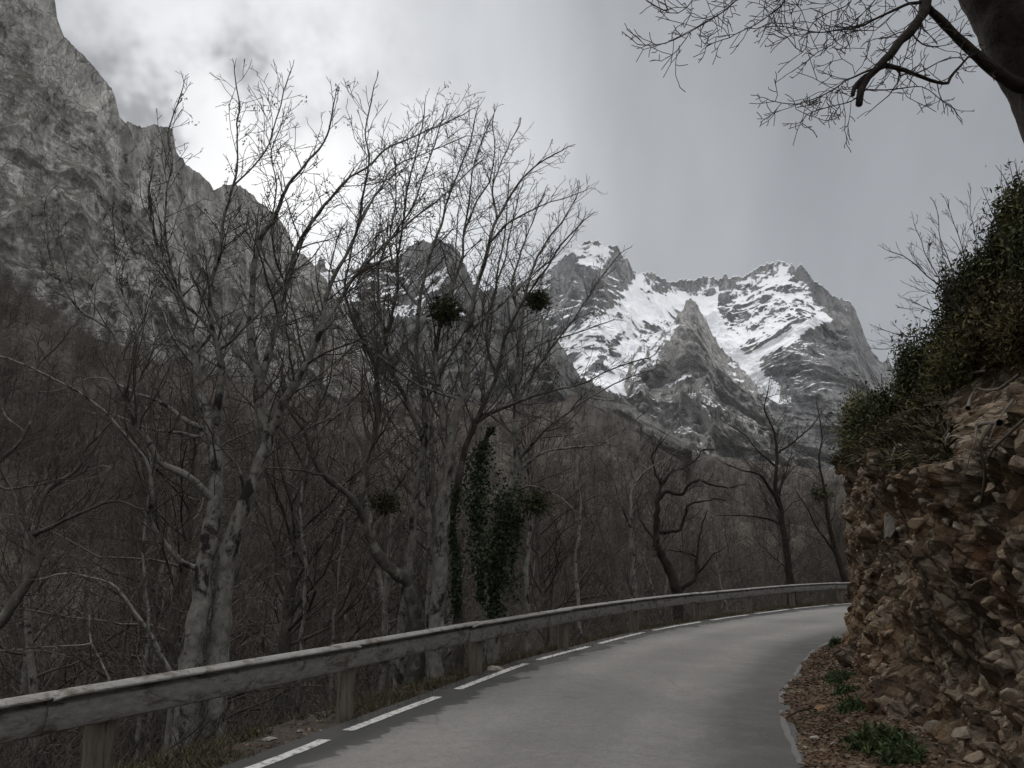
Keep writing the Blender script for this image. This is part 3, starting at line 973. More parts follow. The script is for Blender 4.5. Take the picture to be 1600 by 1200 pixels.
# ------------------------------------------------------------------ guardrail
def build_guardrail():
    g = empty('guardrail', (-1.74, 8.75, 0), 'long grey weathered roadside guardrail on round wooden posts', 'guardrail')
    path = catmull([p for p in RAIL if -12 < p[1] and p[0] < 30], 0.1)
    d = np.concatenate([[0], np.cumsum(np.linalg.norm(np.diff(path, axis=0), axis=1))])
    allp = [(-7.55, -5.3), (-5.95, -1.0), (-4.45, 2.6), (-2.97, 6.0)] + POSTS + [(16.3, 33.8), (20.0, 35.6), (24, 36.8)]
    arcs = [arc_of(path, p) for p in allp]

    def frame(s):
        c = np.array([np.interp(s, d, path[:, k]) for k in (0, 1)])
        c2 = np.array([np.interp(s + 0.05, d, path[:, k]) for k in (0, 1)])
        t = (c2 - c) / (np.linalg.norm(c2 - c) + 1e-9)
        return c, t, np.array([t[1], -t[0]])          # outward = towards the road
    # profile: a rounded top roll, a shadow groove and a broad slightly bellied lower face
    front = [(-0.030, 0.716), (-0.012, 0.738), (0.012, 0.744), (0.050, 0.740), (0.088, 0.727), (0.104, 0.716), (0.104, 0.704), (0.085, 0.698), (0.040, 0.694), (0.028, 0.684),
             (0.036, 0.668), (0.056, 0.652), (0.060, 0.630), (0.054, 0.570), (0.040, 0.510), (0.030, 0.482), (0.012, 0.470), (-0.004, 0.470)]
    th = 0.012
    for i in range(len(arcs) - 1):
        s0, s1 = arcs[i] - 0.55, arcs[i + 1] - 0.08
        dz = 0.006 * math.sin(i * 2.1)
        lap = 0.018 if i % 2 else 0.0
        n = 26
        rows = []
        for k, s in enumerate(np.linspace(s0, s1, n)):
            c, t, o = frame(s)
            sag = 0.007 * math.sin(k / 3.0 + i * 1.7) * (0.5 + 0.5 * math.sin(i))
            e = min(k, n - 1 - k)
            for (a, z) in front:
                zz = z
                if e == 0:                                # rounded lap ends
                    zz = 0.60 + (z - 0.60) * 0.86
                p = c + o * (a + lap + 0.06 + sag)
                rows.append((p[0], p[1], zz + dz))
            for (a, z) in front[::-1]:
                zz = 0.60 + (z - 0.60) * 0.86 if e == 0 else z
                p = c + o * (a + lap + 0.06 + sag - th)
                rows.append((p[0], p[1], zz + dz - 0.004))
        m = len(front) * 2
        V = np.array(rows)
        Fc = []
        for k in range(n - 1):
            for j in range(m):
                j2 = (j + 1) % m
                Fc.append((k * m + j, k * m + j2, (k + 1) * m + j2, (k + 1) * m + j))
        h = m // 2
        for k in (0, n - 1):
            for j in range(h - 1):
                q = (k * m + j, k * m + j + 1, k * m + m - 2 - j, k * m + m - 1 - j)
                Fc.append(q if k else q[::-1])
        obj('rail_beam', V, [np.array(Fc)], M['steel'], g, False)
    for i, (x, y) in enumerate(allp):
        T = Tubes()
        zt = 0.64
        n = 9
        lean = (rng.uniform(-0.02, 0.02), rng.uniform(-0.02, 0.02))
        c, t, o = frame(arcs[i])
        bx, by = c - o * 0.045
        pts = [(bx + lean[0] * k / n, by + lean[1] * k / n, -0.5 + (zt + 0.5) * k / (n - 1)) for k in range(n)]
        T.add(pts, [0.098 + 0.006 * rng.uniform(-1, 1) for _ in range(n)], 14)
        V, Fc = T.arrays(0.03)
        top = np.arange(14) + (n - 1) * 14
        V = np.vstack([V, [[pts[-1][0], pts[-1][1], zt + 0.012]]])
        cap = np.array([(a, top[(k + 1) % 14], len(V) - 1) for k, a in enumerate(top)])
        p = obj('post', V, Fc + [cap], M['post'], g)
        # spacer block between post and beam
        bb = []
        for dx in (-0.05, 0.05):
            for do in (0.03, 0.105):
                for z in (0.50, 0.63):
                    q = np.array([bx, by]) + t * dx + o * do
                    bb.append((q[0], q[1], z))
        q = np.array([(0, 1, 3, 2), (4, 6, 7, 5), (0, 4, 5, 1), (2, 3, 7, 6), (1, 5, 7, 3), (0, 2, 6, 4)])
        V = np.array(bb) - np.array(g.location)
        link('spacer', make_mesh('spacer', V, [q], M['steel'], False), p)


build_guardrail()


# ------------------------------------------------------------------ trees
def rv():
    return Vector((random.gauss(0, 1), random.gauss(0, 1), random.gauss(0, 1)))


UP = Vector((0, 0, 1))


def grow(T, p, d, L, r, lvl, st):
    n = 6 if L > 1.2 else (4 if L > 0.4 else 3)
    seg = L / n
    pts, rad, dirs = [p], [r], [d]
    rt = max(r * st.get('tip', 0.38), st['rmin'])
    for i in range(n):
        d = (d + rv() * st['wig'] + UP * st['trop']).normalized()
        p = p + d * seg
        pts.append(p)
        dirs.append(d)
        rad.append(r + (rt - r) * (i + 1) / n)
    T.add(pts, rad, 5 if r > 0.02 else 3)
    if lvl <= 0 or L < st['minL']:
        return
    nc = max(2, int(L * st['dens'][lvl] + random.random()))
    ax = rv()
    for c in range(nc):
        t = 0.18 + 0.80 * (c + random.random()) / nc
        i = min(int(t * n), n - 1)
        f = t * n - i
        q = pts[i] * (1 - f) + pts[i + 1] * f
        dd = dirs[i + 1]
        perp = dd.cross(ax if c % 2 else -ax)
        perp = (perp.normalized() + rv() * 0.35)
        ang = st['ang'] * random.uniform(0.7, 1.3)
        nd = (dd * math.cos(ang) + perp.normalized() * math.sin(ang)).normalized()
        Lc = L * (0.62 - 0.30 * t) * random.uniform(0.6, 1.25)
        rc = max((rad[i] * 0.62), st['rmin'])
        grow(T, q, nd, Lc, rc, lvl - 1, st)


STYLE = dict(wig=0.16, trop=0.06, dens={4: 2.4, 3: 3.4, 2: 5.2, 1: 7.0}, ang=0.75, rmin=0.0036, minL=0.16)


def limb_curve(pts, D0, D1, step=0.10):
    w_ = []
    n = len(pts)
    for i, q in enumerate(pts):
        w_.append(tuple(P(q[0], q[1], D0 + (D1 - D0) * i / max(n - 1, 1))))
    C = catmull(w_, step)
    return C


def add_limb(tr, cr, prev, pts, D0, D1, r0, r1, spawn=2.2, L=1.1, lvl=3, st=STYLE, start=0.1, sides=10, wob=0.012, side_up=0.5, tip=True):
    """a trunk or main limb; r0, r1 are half widths in photo pixels at its depth"""
    C = limb_curve(pts, D0, D1)
    n = len(C)
    t = np.linspace(0, 1, n)
    O = np.array([0, 0, CAMZ])
    if prev:                                   # let the limb start inside the limb it grows from
        px_, py_ = to_px(C[:1])
        A = np.concatenate([q[0] for q in prev])
        RA = np.concatenate([q[1] for q in prev])
        ax_, ay_ = to_px(A)
        d_ = np.hypot(ax_ - px_[0], ay_ - py_[0])
        j = int(np.argmin(d_))
        if d_[j] < 45:
            k_ = A[j][1] / C[0][1]
            w_ = (1 - smooth01(t / 0.6))[:, None]
            C = O + (C - O) * (1 + (k_ - 1) * w_)
            C = C + (A[j] - C[0]) * (1 - smooth01(t / 0.25))[:, None]
            r0 = min(r0 * 0.74, RA[j] * F / A[j][1] * 0.85)
    C = C + np.column_stack([fbm(C * 2.2 + 3, 3), fbm(C * 2.2 + 33, 3), fbm(C * 2.2 + 63, 3)]) * wob * 2 * (smooth01(t / 0.1)[:, None] if prev else 1.0)
    ex = 1.7 if prev else 1.45
    R = (r1 * 0.75 + (r0 - r1 * 0.75) * (1 - t) ** ex) * (D0 + D1) / 2 / F
    R = np.maximum(R * (1 + (0.12 if sides < 40 else 0.025) * fbm(C * 4.0, 2)), st['rmin'])
    Cc = np.vstack([C, C[-1] + (C[-1] - C[-2]) / np.linalg.norm(C[-1] - C[-2]) * R[-1] * 0.8])
    tr.add(Cc, np.concatenate([R, [R[-1] * 0.15]]), sides)
    prev.append((C, R))
    seg = np.linalg.norm(np.diff(C, axis=0), axis=1)
    tot = seg.sum()
    cnt = int(tot * spawn * 4.0 * (1 - start))
    for k in range(cnt):
        u = start + (1 - start) * (k + random.random()) / max(cnt, 1)
        i = min(int(u * (n - 1)), n - 2)
        q = Vector(C[i])
        d = Vector(C[i + 1] - C[i]).normalized()
        pr = d.cross(rv()).normalized()
        if pr.z < 0 and random.random() < side_up:
            pr.z *= -1
        a = st['ang'] * random.uniform(0.7, 1.35)
        nd = (d * math.cos(a) + pr * math.sin(a)).normalized()
        Lc = L * random.uniform(0.45, 1.35) * (1.10 - 0.66 * u)
        grow(cr, q, nd, Lc, max(min(R[i] * 0.45, 0.011 * Lc + 0.003), st['rmin']), lvl, st)
    if tip:
        d = Vector(C[-1] - C[-2]).normalized()
        grow(cr, Vector(C[-1]), d, L * 0.35, R[-1], max(lvl - 1, 1), st)


def tree(name, limbs, label, bark='bark_pale', twig='twig', cat='tree', group=None, st=STYLE, foot=True, rough=0.14, keys=0):
    """limbs: list of (points, D0, D1, r0, r1, options)"""
    tr, cr = Tubes(), Tubes()
    prev = []
    for k, l in enumerate(limbs):
        opt = dict(l[5]) if len(l) > 5 else {}
        opt.setdefault('st', st)
        pts = [tuple(q) for q in l[0]]
        if k == 0 and foot:                                   # run the trunk down into the slope
            b0 = P(pts[0][0], pts[0][1], l[1])
            gz = ground_z([(b0.x, b0.y)])[0] - 0.25
            if gz < b0.z - 0.05:
                base = Vector((b0.x, b0.y, gz))
                px_, py_ = to_px(np.array([tuple(base)]))
                pts = [(px_[0], py_[0])] + pts
        add_limb(tr, cr, prev, pts, l[1], l[2], l[3], l[4], **opt)
    p0 = limbs[0]
    b0 = P(p0[0][0][0], p0[0][0][1], p0[1])
    gz = ground_z([(b0.x, b0.y)])[0] if foot else b0.z
    root = empty(name, (b0.x, b0.y, gz), label, cat, group)
    V, Fc = tr.arrays(rough)
    obj('trunk', V, Fc, M[bark], root)
    V, Fc = cr.arrays()
    if len(V):
        obj('crown', V, Fc, M[twig], root)
        if keys:
            hi = np.where(V[:, 2] > np.percentile(V[:, 2], 55))[0]
            c0 = V[rng.choice(hi, keys // 7)]
            c1 = np.repeat(c0, 7, axis=0) + rng.normal(size=(len(c0) * 7, 3)) * 0.035 - np.array([0, 0, 0.04])
            Vk, Fk = leaf_quads(c1, 0.016, 0.5, -0.8, 2.6)
            obj('dry_seed', Vk, Fk, M['twig_dark'], root)['kind'] = 'stuff'
    return root


SPARSE = dict(spawn=1.6, L=0.9)
NONE = dict(spawn=0.25, L=0.5, lvl=2, tip=False)

# --- the pale pair on the left
tree('pale_tree', [
    ([(300, 1030), (315, 925), (325, 850), (335, 783), (337, 733), (332, 687), (325, 650), (312, 617), (307, 567), (305, 553), (290, 493), (267, 433), (250, 398), (236, 350), (232, 300)], 9.6, 10.4, 21, 3, dict(spawn=1.6, L=1.2, start=0.4)),
    ([(333, 690), (340, 633), (347, 587), (343, 547), (330, 510), (328, 443), (338, 415), (343, 399), (349, 340), (364, 289), (371, 267), (373, 223), (371, 193), (376, 164), (369, 127)], 9.9, 9.2, 10, 1.4, dict(spawn=2.4, L=0.9, start=0.15)),
    ([(364, 289), (404, 254), (422, 226), (431, 186), (441, 153), (450, 122)], 9.4, 9.0, 4.2, 1.3, dict(spawn=3.2, L=0.75)),
    ([(330, 783), (318, 773), (293, 747), (267, 732), (247, 720), (230, 690), (213, 667), (200, 630), (197, 593), (187, 557), (177, 520), (127, 487), (100, 450), (80, 407), (70, 340)], 9.8, 8.6, 9.5, 1.6, dict(spawn=1.9, L=1.1)),
    ([(215, 640), (218, 617), (220, 567), (210, 510), (197, 470), (185, 433), (180, 395), (176, 340)], 9.2, 9.8, 5.0, 1.5, dict(spawn=2.4, L=0.9)),
    ([(310, 883), (279, 875), (258, 850), (242, 829), (233, 804), (240, 775), (225, 717), (200, 687), (177, 660), (150, 633), (100, 600), (40, 572), (-10, 555)], 9.6, 8.4, 7, 2.0, dict(spawn=2.0, L=0.9)),
    ([(325, 694), (300, 681), (262, 675), (225, 667), (180, 650), (140, 645)], 9.8, 10.8, 5, 1.3, dict(spawn=2.2, L=0.8)),
    ([(321, 675), (283, 654), (254, 631), (225, 619), (200, 608), (150, 590), (90, 610), (50, 612)], 9.8, 10.4, 6, 1.3, dict(spawn=2.0, L=0.8)),
    ([(305, 553), (330, 520), (285, 470), (262, 400), (258, 330), (270, 250), (262, 200), (284, 148)], 9.9, 9.4, 4.5, 1.3, dict(spawn=2.2, L=0.8)),
    ([(343, 547), (385, 510), (420, 470), (445, 440)], 9.8, 9.0, 3.5, 1.2, dict(spawn=2.2, L=0.8)),
], 'pale lichen-spotted tree, left trunk of the close pair behind the rail', st=STYLE, keys=500)
tree('pale_tree', [
    ([(343, 1010), (350, 917), (365, 833), (383, 787), (396, 758), (408, 717), (419, 683), (410, 654), (404, 625), (404, 592), (397, 560), (392, 500), (395, 443), (400, 399), (411, 369), (433, 329), (441, 307), (455, 281), (477, 256), (503, 226), (518, 193), (522, 165)], 9.9, 9.4, 22, 1.6, dict(spawn=1.8, L=1.0, start=0.4)),
    ([(404, 600), (420, 547), (437, 487), (448, 446), (461, 399), (474, 369), (492, 340), (514, 311), (543, 281), (573, 262), (602, 234), (650, 212), (700, 190), (725, 180)], 9.8, 10.6, 8.5, 1.4, dict(spawn=2.2, L=1.1)),
    ([(419, 683), (433, 658), (442, 629), (458, 608), (473, 579), (487, 550), (503, 509), (508, 472), (521, 432), (543, 391), (558, 355), (565, 311), (576, 259), (572, 205), (580, 150)], 9.9, 9.0, 13, 1.5, dict(spawn=2.0, L=1.1)),
    ([(558, 355), (573, 325), (595, 296), (617, 263), (650, 245), (700, 225), (728, 212)], 9.2, 9.8, 5, 1.3, dict(spawn=2.6, L=1.0)),
    ([(503, 509), (529, 472), (554, 432), (587, 395), (617, 369), (650, 340), (700, 300), (740, 262)], 9.4, 10.6, 6, 1.4, dict(spawn=2.4, L=1.0)),
    ([(383, 787), (372, 730), (350, 705), (338, 690)], 9.9, 9.5, 4, 1.6, dict(spawn=1.5, L=0.7)),
    ([(408, 717), (450, 690), (500, 660), (560, 625), (600, 585)], 9.9, 9.0, 3.0, 1.1, dict(spawn=2.2, L=0.8)),
    ([(370, 925), (420, 880), (470, 840), (512, 805)], 9.7, 9.2, 1.8, 0.9, dict(spawn=2.0, L=0.6, lvl=2)),
    ([(448, 446), (430, 400), (425, 350), (432, 290), (425, 240), (440, 190)], 9.8, 9.5, 3.2, 1.1, dict(spawn=2.6, L=0.8)),
], 'pale lichen-spotted tree, right trunk of the close pair, forking over the rail', keys=900)

# --- central cluster
tree('mossy_tree', [
    ([(651, 990), (640, 917), (617, 895), (587, 861), (569, 812), (558, 790), (537, 765), (508, 745), (487, 712), (475, 671), (458, 650), (440, 600)], 12.6, 11.4, 17, 3, dict(spawn=1.5, L=1.0, start=0.4)),
    ([(562, 800), (571, 729), (579, 704), (592, 633), (590, 575), (606, 520), (620, 449), (622, 399), (631, 342), (636, 300), (650, 240), (662, 180)], 12.2, 13.0, 9, 1.5, dict(spawn=2.4, L=1.3)),
    ([(590, 575), (560, 520), (540, 460), (548, 400), (565, 340), (600, 290)], 12.4, 11.6, 4, 1.3, dict(spawn=2.3, L=1.1)),
    ([(508, 750), (470, 735), (420, 730), (370, 735)], 11.8, 11.0, 3.4, 1.2, dict(spawn=2.0, L=0.8)),
], 'dark moss-covered trunk leaning left out of the central clump', bark='bark_dark', rough=0.28)
tree('pale_tree', [
    ([(628, 985), (636, 900), (644, 827), (649, 779), (655, 745), (662, 692), (664, 640), (652, 560), (655, 480), (665, 420), (690, 350), (705, 300), (735, 220), (740, 190)], 13.0, 12.2, 10, 1.5, dict(spawn=2.2, L=1.1, start=0.35)),
    ([(662, 692), (640, 640), (615, 580), (600, 520), (590, 450), (600, 390), (640, 330), (670, 250), (690, 190)], 12.8, 12.0, 5.5, 1.4, dict(spawn=2.4, L=1.1)),
    ([(655, 480), (625, 440), (608, 380), (620, 300), (612, 230)], 12.5, 13.1, 3.6, 1.2, dict(spawn=2.4, L=1.0)),
], 'slim scaly grey tree between the mossy leaner and the thick pale trunk')
tree('pale_tree', [
    ([(681, 990), (687, 887), (692, 812), (698, 745), (700, 719), (704, 674), (719, 625), (732, 580), (730, 564), (736, 514), (743, 456), (754, 421), (765, 378), (776, 342), (801, 303), (815, 281), (836, 260), (866, 242)], 12.4, 11.6, 15, 1.6, dict(spawn=2.2, L=1.1, start=0.35)),
    ([(700, 719), (690, 640), (680, 560), (690, 503), (700, 464), (722, 406), (725, 371), (743, 320), (765, 281), (772, 240), (770, 195)], 12.4, 13.2, 8, 1.4, dict(spawn=2.3, L=1.2)),
    ([(725, 371), (736, 300), (740, 260), (752, 225), (768, 188)], 12.6, 12.0, 3.6, 1.2, dict(spawn=2.8, L=0.9)),
    ([(776, 342), (770, 300), (780, 260), (808, 202)], 12.0, 12.6, 3.2, 1.2, dict(spawn=2.8, L=0.9)),
    ([(765, 378), (800, 345), (850, 320), (905, 303)], 11.9, 11.3, 3.2, 1.1, dict(spawn=2.4, L=0.7)),
    ([(719, 625), (650, 600), (600, 560), (548, 520), (500, 500)], 12.2, 11.2, 3.5, 1.2, dict(spawn=2.2, L=1.0)),
    ([(736, 514), (780, 480), (830, 430), (880, 390), (906, 350)], 12.2, 13.0, 4.2, 1.2, dict(spawn=2.2, L=0.9)),
], 'thick pale trunk, tallest of the central clump, with knots along it')
tree('ivy_clad_tree', [
    ([(715, 985), (711, 850), (704, 812), (715, 756), (726, 707), (741, 662), (760, 625), (775, 587), (790, 530), (812, 480), (850, 425), (880, 380), (905, 352)], 13.4, 12.8, 11, 1.6, dict(spawn=2.0, L=1.1, start=0.4)),
    ([(741, 662), (780, 640), (830, 620), (905, 600), (960, 575), (1015, 560)], 13.2, 12.2, 4.2, 1.2, dict(spawn=2.2, L=0.9)),
    ([(775, 587), (760, 530), (772, 460), (790, 400), (800, 350), (812, 300)], 13.2, 13.8, 4.4, 1.3, dict(spawn=2.4, L=1.0)),
], 'dark trunk with patchy ivy just right of the thick pale trunk', bark='bark_dark')
tree('ivy_clad_tree', [
    ([(771, 985), (775, 887), (786, 831), (794, 782), (805, 745), (809, 719), (805, 674), (807, 625), (809, 572), (815, 500), (826, 440), (846, 390), (880, 345), (900, 310)], 13.6, 14.2, 12, 1.6, dict(spawn=2.2, L=1.2, start=0.4)),
    ([(809, 722), (827, 700), (850, 674), (899, 636), (960, 600), (1010, 580)], 13.8, 12.8, 5.2, 1.2, dict(spawn=2.0, L=0.8)),
    ([(803, 735), (850, 706), (900, 700), (950, 690), (1000, 650)], 13.8, 14.6, 3.8, 1.1, dict(spawn=2.0, L=0.8)),
    ([(807, 625), (850, 560), (895, 500), (935, 440), (965, 400)], 13.8, 13.2, 4, 1.2, dict(spawn=2.2, L=0.9)),
    ([(809, 572), (840, 540), (900, 520), (960, 500)], 14.0, 14.8, 3, 1.1, dict(spawn=2.2, L=0.8)),
    ([(800, 770), (830, 760), (870, 775), (900, 800)], 13.8, 13.0, 3, 1.1, dict(spawn=2.0, L=0.6)),
    ([(815, 500), (800, 450), (812, 400), (830, 350), (850, 300)], 14.0, 14.6, 3.6, 1.2, dict(spawn=2.6, L=0.9)),
], 'tall tree wrapped in dense dark ivy at the right of the central clump', bark='bark_pale')

SL = dict(spawn=1.5, L=0.9, start=0.3)
for pts, D, r0, lab in [
    ([(600, 1000), (606, 900), (612, 780), (606, 640), (592, 520), (584, 430), (590, 360)], 14.5, 6.5, 'slim straight grey trunk left of the mossy leaner'),
    ([(756, 985), (750, 860), (748, 720), (758, 580), (776, 440), (790, 350), (796, 280)], 15.0, 7.0, 'slim straight grey trunk between the ivy columns'),
    ([(668, 990), (672, 880), (668, 760), (676, 640), (700, 520), (712, 420), (716, 330)], 14.2, 6.0, 'slim dark-knotted trunk pressed against the thick pale one'),
    ([(825, 985), (822, 900), (830, 800), (826, 700), (840, 600), (850, 500)], 16.0, 5.0, 'thin pale stem right of the ivy-wrapped tree'),
    ([(470, 1010), (478, 900), (470, 800), (482, 700), (476, 600), (490, 520)], 13.0, 4.5, 'thin grey stem midway between the pale pair and the mossy leaner'),
    ([(520, 1010), (528, 900), (540, 790), (536, 690), (548, 600)], 15.0, 3.8, 'thin grey stem just left of the mossy leaner'),
    ([(225, 1050), (232, 960), (222, 860), (236, 740), (228, 640), (240, 540)], 12.0, 4.2, 'thin grey stem left of the pale pair'),
    ([(905, 960), (900, 880), (908, 800), (902, 720), (915, 650)], 19.0, 3.6, 'thin bare stem behind the third visible post'),
]:
    tree('slim_tree', [(pts, D, D + 0.6, r0, 1.4, SL)], lab)

# --- left edge
tree('dark_leaning_tree', [
    ([(-20, 1000), (7, 963), (27, 933), (50, 900), (57, 867), (52, 837), (57, 810), (70, 773), (93, 750), (120, 733), (133, 703), (153, 680), (173, 660), (190, 630)], 8.4, 9.2, 17, 2, dict(spawn=1.5, L=0.8, start=0.35)),
    ([(54, 842), (87, 820), (117, 807), (153, 790), (187, 782), (213, 793)], 8.7, 8.0, 8, 2.2, dict(spawn=2.0, L=0.6, lvl=2)),
    ([(56, 860), (40, 840), (28, 815), (25, 780), (10, 750)], 8.6, 9.0, 6, 1.6, dict(spawn=1.8, L=0.6)),
], 'dark gnarled tree leaning in at the left edge with a long low branch', bark='bark_dark', twig='twig_dark')
tree('dark_leaning_tree', [
    ([(-60, 800), (-20, 740), (0, 720), (23, 700), (37, 677), (53, 650), (55, 620), (62, 570), (90, 540)], 9.2, 9.8, 11, 1.8, dict(spawn=1.8, L=0.9)),
    ([(-10, 770), (30, 762), (67, 755), (100, 748)], 9.2, 8.8, 3.2, 1.2, dict(spawn=1.8, L=0.6)),
    ([(37, 677), (20, 660), (5, 640), (-10, 600)], 9.5, 9.9, 4.5, 1.4, dict(spawn=1.8, L=0.8)),
], 'dark branchy tree cut by the left edge above the leaning one', bark='bark_dark', twig='twig_dark')
tree('bent_sapling', [
    ([(270, 1062), (255, 1025), (240, 997), (200, 943), (170, 913), (123, 900), (87, 897), (60, 905)], 7.9, 7.5, 6.5, 1.5, dict(spawn=1.6, L=0.7)),
], 'grey bent sapling arching left just above the near rail', bark='bark_pale')
tree('broken_sapling', [
    ([(172, 1072), (155, 1030), (143, 1004), (140, 962)], 7.4, 7.5, 3.6, 1.6, dict(spawn=1.0, L=0.5, lvl=2)),
    ([(143, 1004), (110, 1008), (60, 1012), (0, 1018)], 7.4, 7.1, 2.0, 0.9, dict(spawn=1.5, L=0.4, lvl=2)),
], 'pale broken sapling with a level side twig behind the near rail', bark='bark_pale')

# --- beyond the bend
tree('slender_tree', [
    ([(991, 945), (988, 850), (985, 790), (992, 740), (1000, 690)], 20.0, 20.4, 6.5, 2.0, dict(spawn=2.2, L=1.2)),
    ([(986, 830), (965, 770), (950, 730), (920, 700)], 20.0, 19.4, 2.6, 0.9, dict(spawn=1.8, L=1.1)),
    ([(988, 760), (1010, 735), (1035, 720)], 20.2, 21, 2.2, 0.9, dict(spawn=1.8, L=1.0)),
], 'slender straight tree behind the rail, left of the twisted oak', bark='bark_pale')
tree('twisted_oak', [
    ([(1058, 932), (1042, 883), (1025, 847), (1027, 804), (1030, 779), (1044, 767), (1064, 773), (1073, 756), (1098, 753), (1127, 762), (1150, 758)], 26.5, 26.0, 11, 1.6, dict(spawn=2.2, wob=0.04, L=1.3, start=0.3)),
    ([(1030, 782), (1036, 756), (1047, 739), (1070, 730), (1087, 719), (1098, 705), (1114, 702)], 26.4, 27.4, 6, 1.4, dict(spawn=2.8, wob=0.04, L=1.2)),
    ([(1036, 756), (1025, 739), (1020, 710), (1035, 690)], 26.4, 25.6, 4.5, 1.4, dict(spawn=2.8, wob=0.04, L=1.1)),
    ([(1030, 830), (1059, 827), (1070, 804), (1081, 787), (1104, 781), (1135, 780)], 26.4, 25.6, 5, 1.3, dict(spawn=2.4, wob=0.04, L=1.0)),
    ([(1025, 847), (1005, 820), (997, 800), (993, 770)], 26.4, 27, 3.6, 1.2, dict(spawn=2.4, wob=0.04, L=1.0)),
    ([(1062, 930), (1072, 915), (1090, 898), (1087, 869), (1092, 840), (1100, 810)], 26.6, 26.8, 6, 1.5, dict(spawn=2.2, wob=0.04, L=0.9)),
    ([(1090, 898), (1105, 880), (1112, 866), (1125, 862)], 26.6, 26.2, 3.6, 1.2, dict(spawn=2.2, wob=0.04, L=0.7)),
    ([(1087, 869), (1070, 862), (1045, 858)], 26.6, 27.2, 3, 1.1, dict(spawn=2.2, wob=0.04, L=0.7)),
], 'gnarled black twisted oak behind the far rail', bark='bark_black', twig='twig_dark', rough=0.25)
tree('dark_roadside_tree', [
    ([(1238, 950), (1231, 875), (1223, 824), (1220, 793), (1212, 762), (1213, 730), (1214, 705), (1208, 670), (1195, 640), (1200, 610)], 30.0, 30.6, 8, 1.2, dict(spawn=1.6, L=1.9)),
    ([(1220, 793), (1203, 764), (1186, 742), (1160, 735), (1135, 725)], 30.2, 29.0, 4.5, 1.1, dict(spawn=1.6, L=1.7)),
    ([(1222, 820), (1205, 812), (1170, 806), (1120, 805)], 30.2, 31, 3, 0.9, dict(spawn=1.4, L=1.2)),
    ([(1213, 730), (1180, 700), (1165, 680), (1140, 665)], 30.4, 31.4, 3, 0.9, dict(spawn=1.6, L=1.4)),
    ([(1214, 710), (1240, 690), (1262, 672), (1280, 650)], 30.4, 29.6, 3, 0.9, dict(spawn=1.6, L=1.4)),
], 'upright dark-barked tree beside the far rail, right of the twisted oak', bark='bark_black', twig='twig_dark')
tree('dark_roadside_tree', [
    ([(1330, 935), (1312, 880), (1294, 813), (1288, 762), (1280, 720), (1284, 680), (1278, 640)], 33, 34, 6, 1.1, dict(spawn=1.6, L=1.8)),
    ([(1308, 866), (1280, 830), (1262, 795), (1245, 770)], 33.5, 32.5, 3, 0.9, dict(spawn=1.6, L=1.3)),
], 'dark leaning tree at the edge of the rock bank beyond the bend', bark='bark_black', twig='twig_dark')

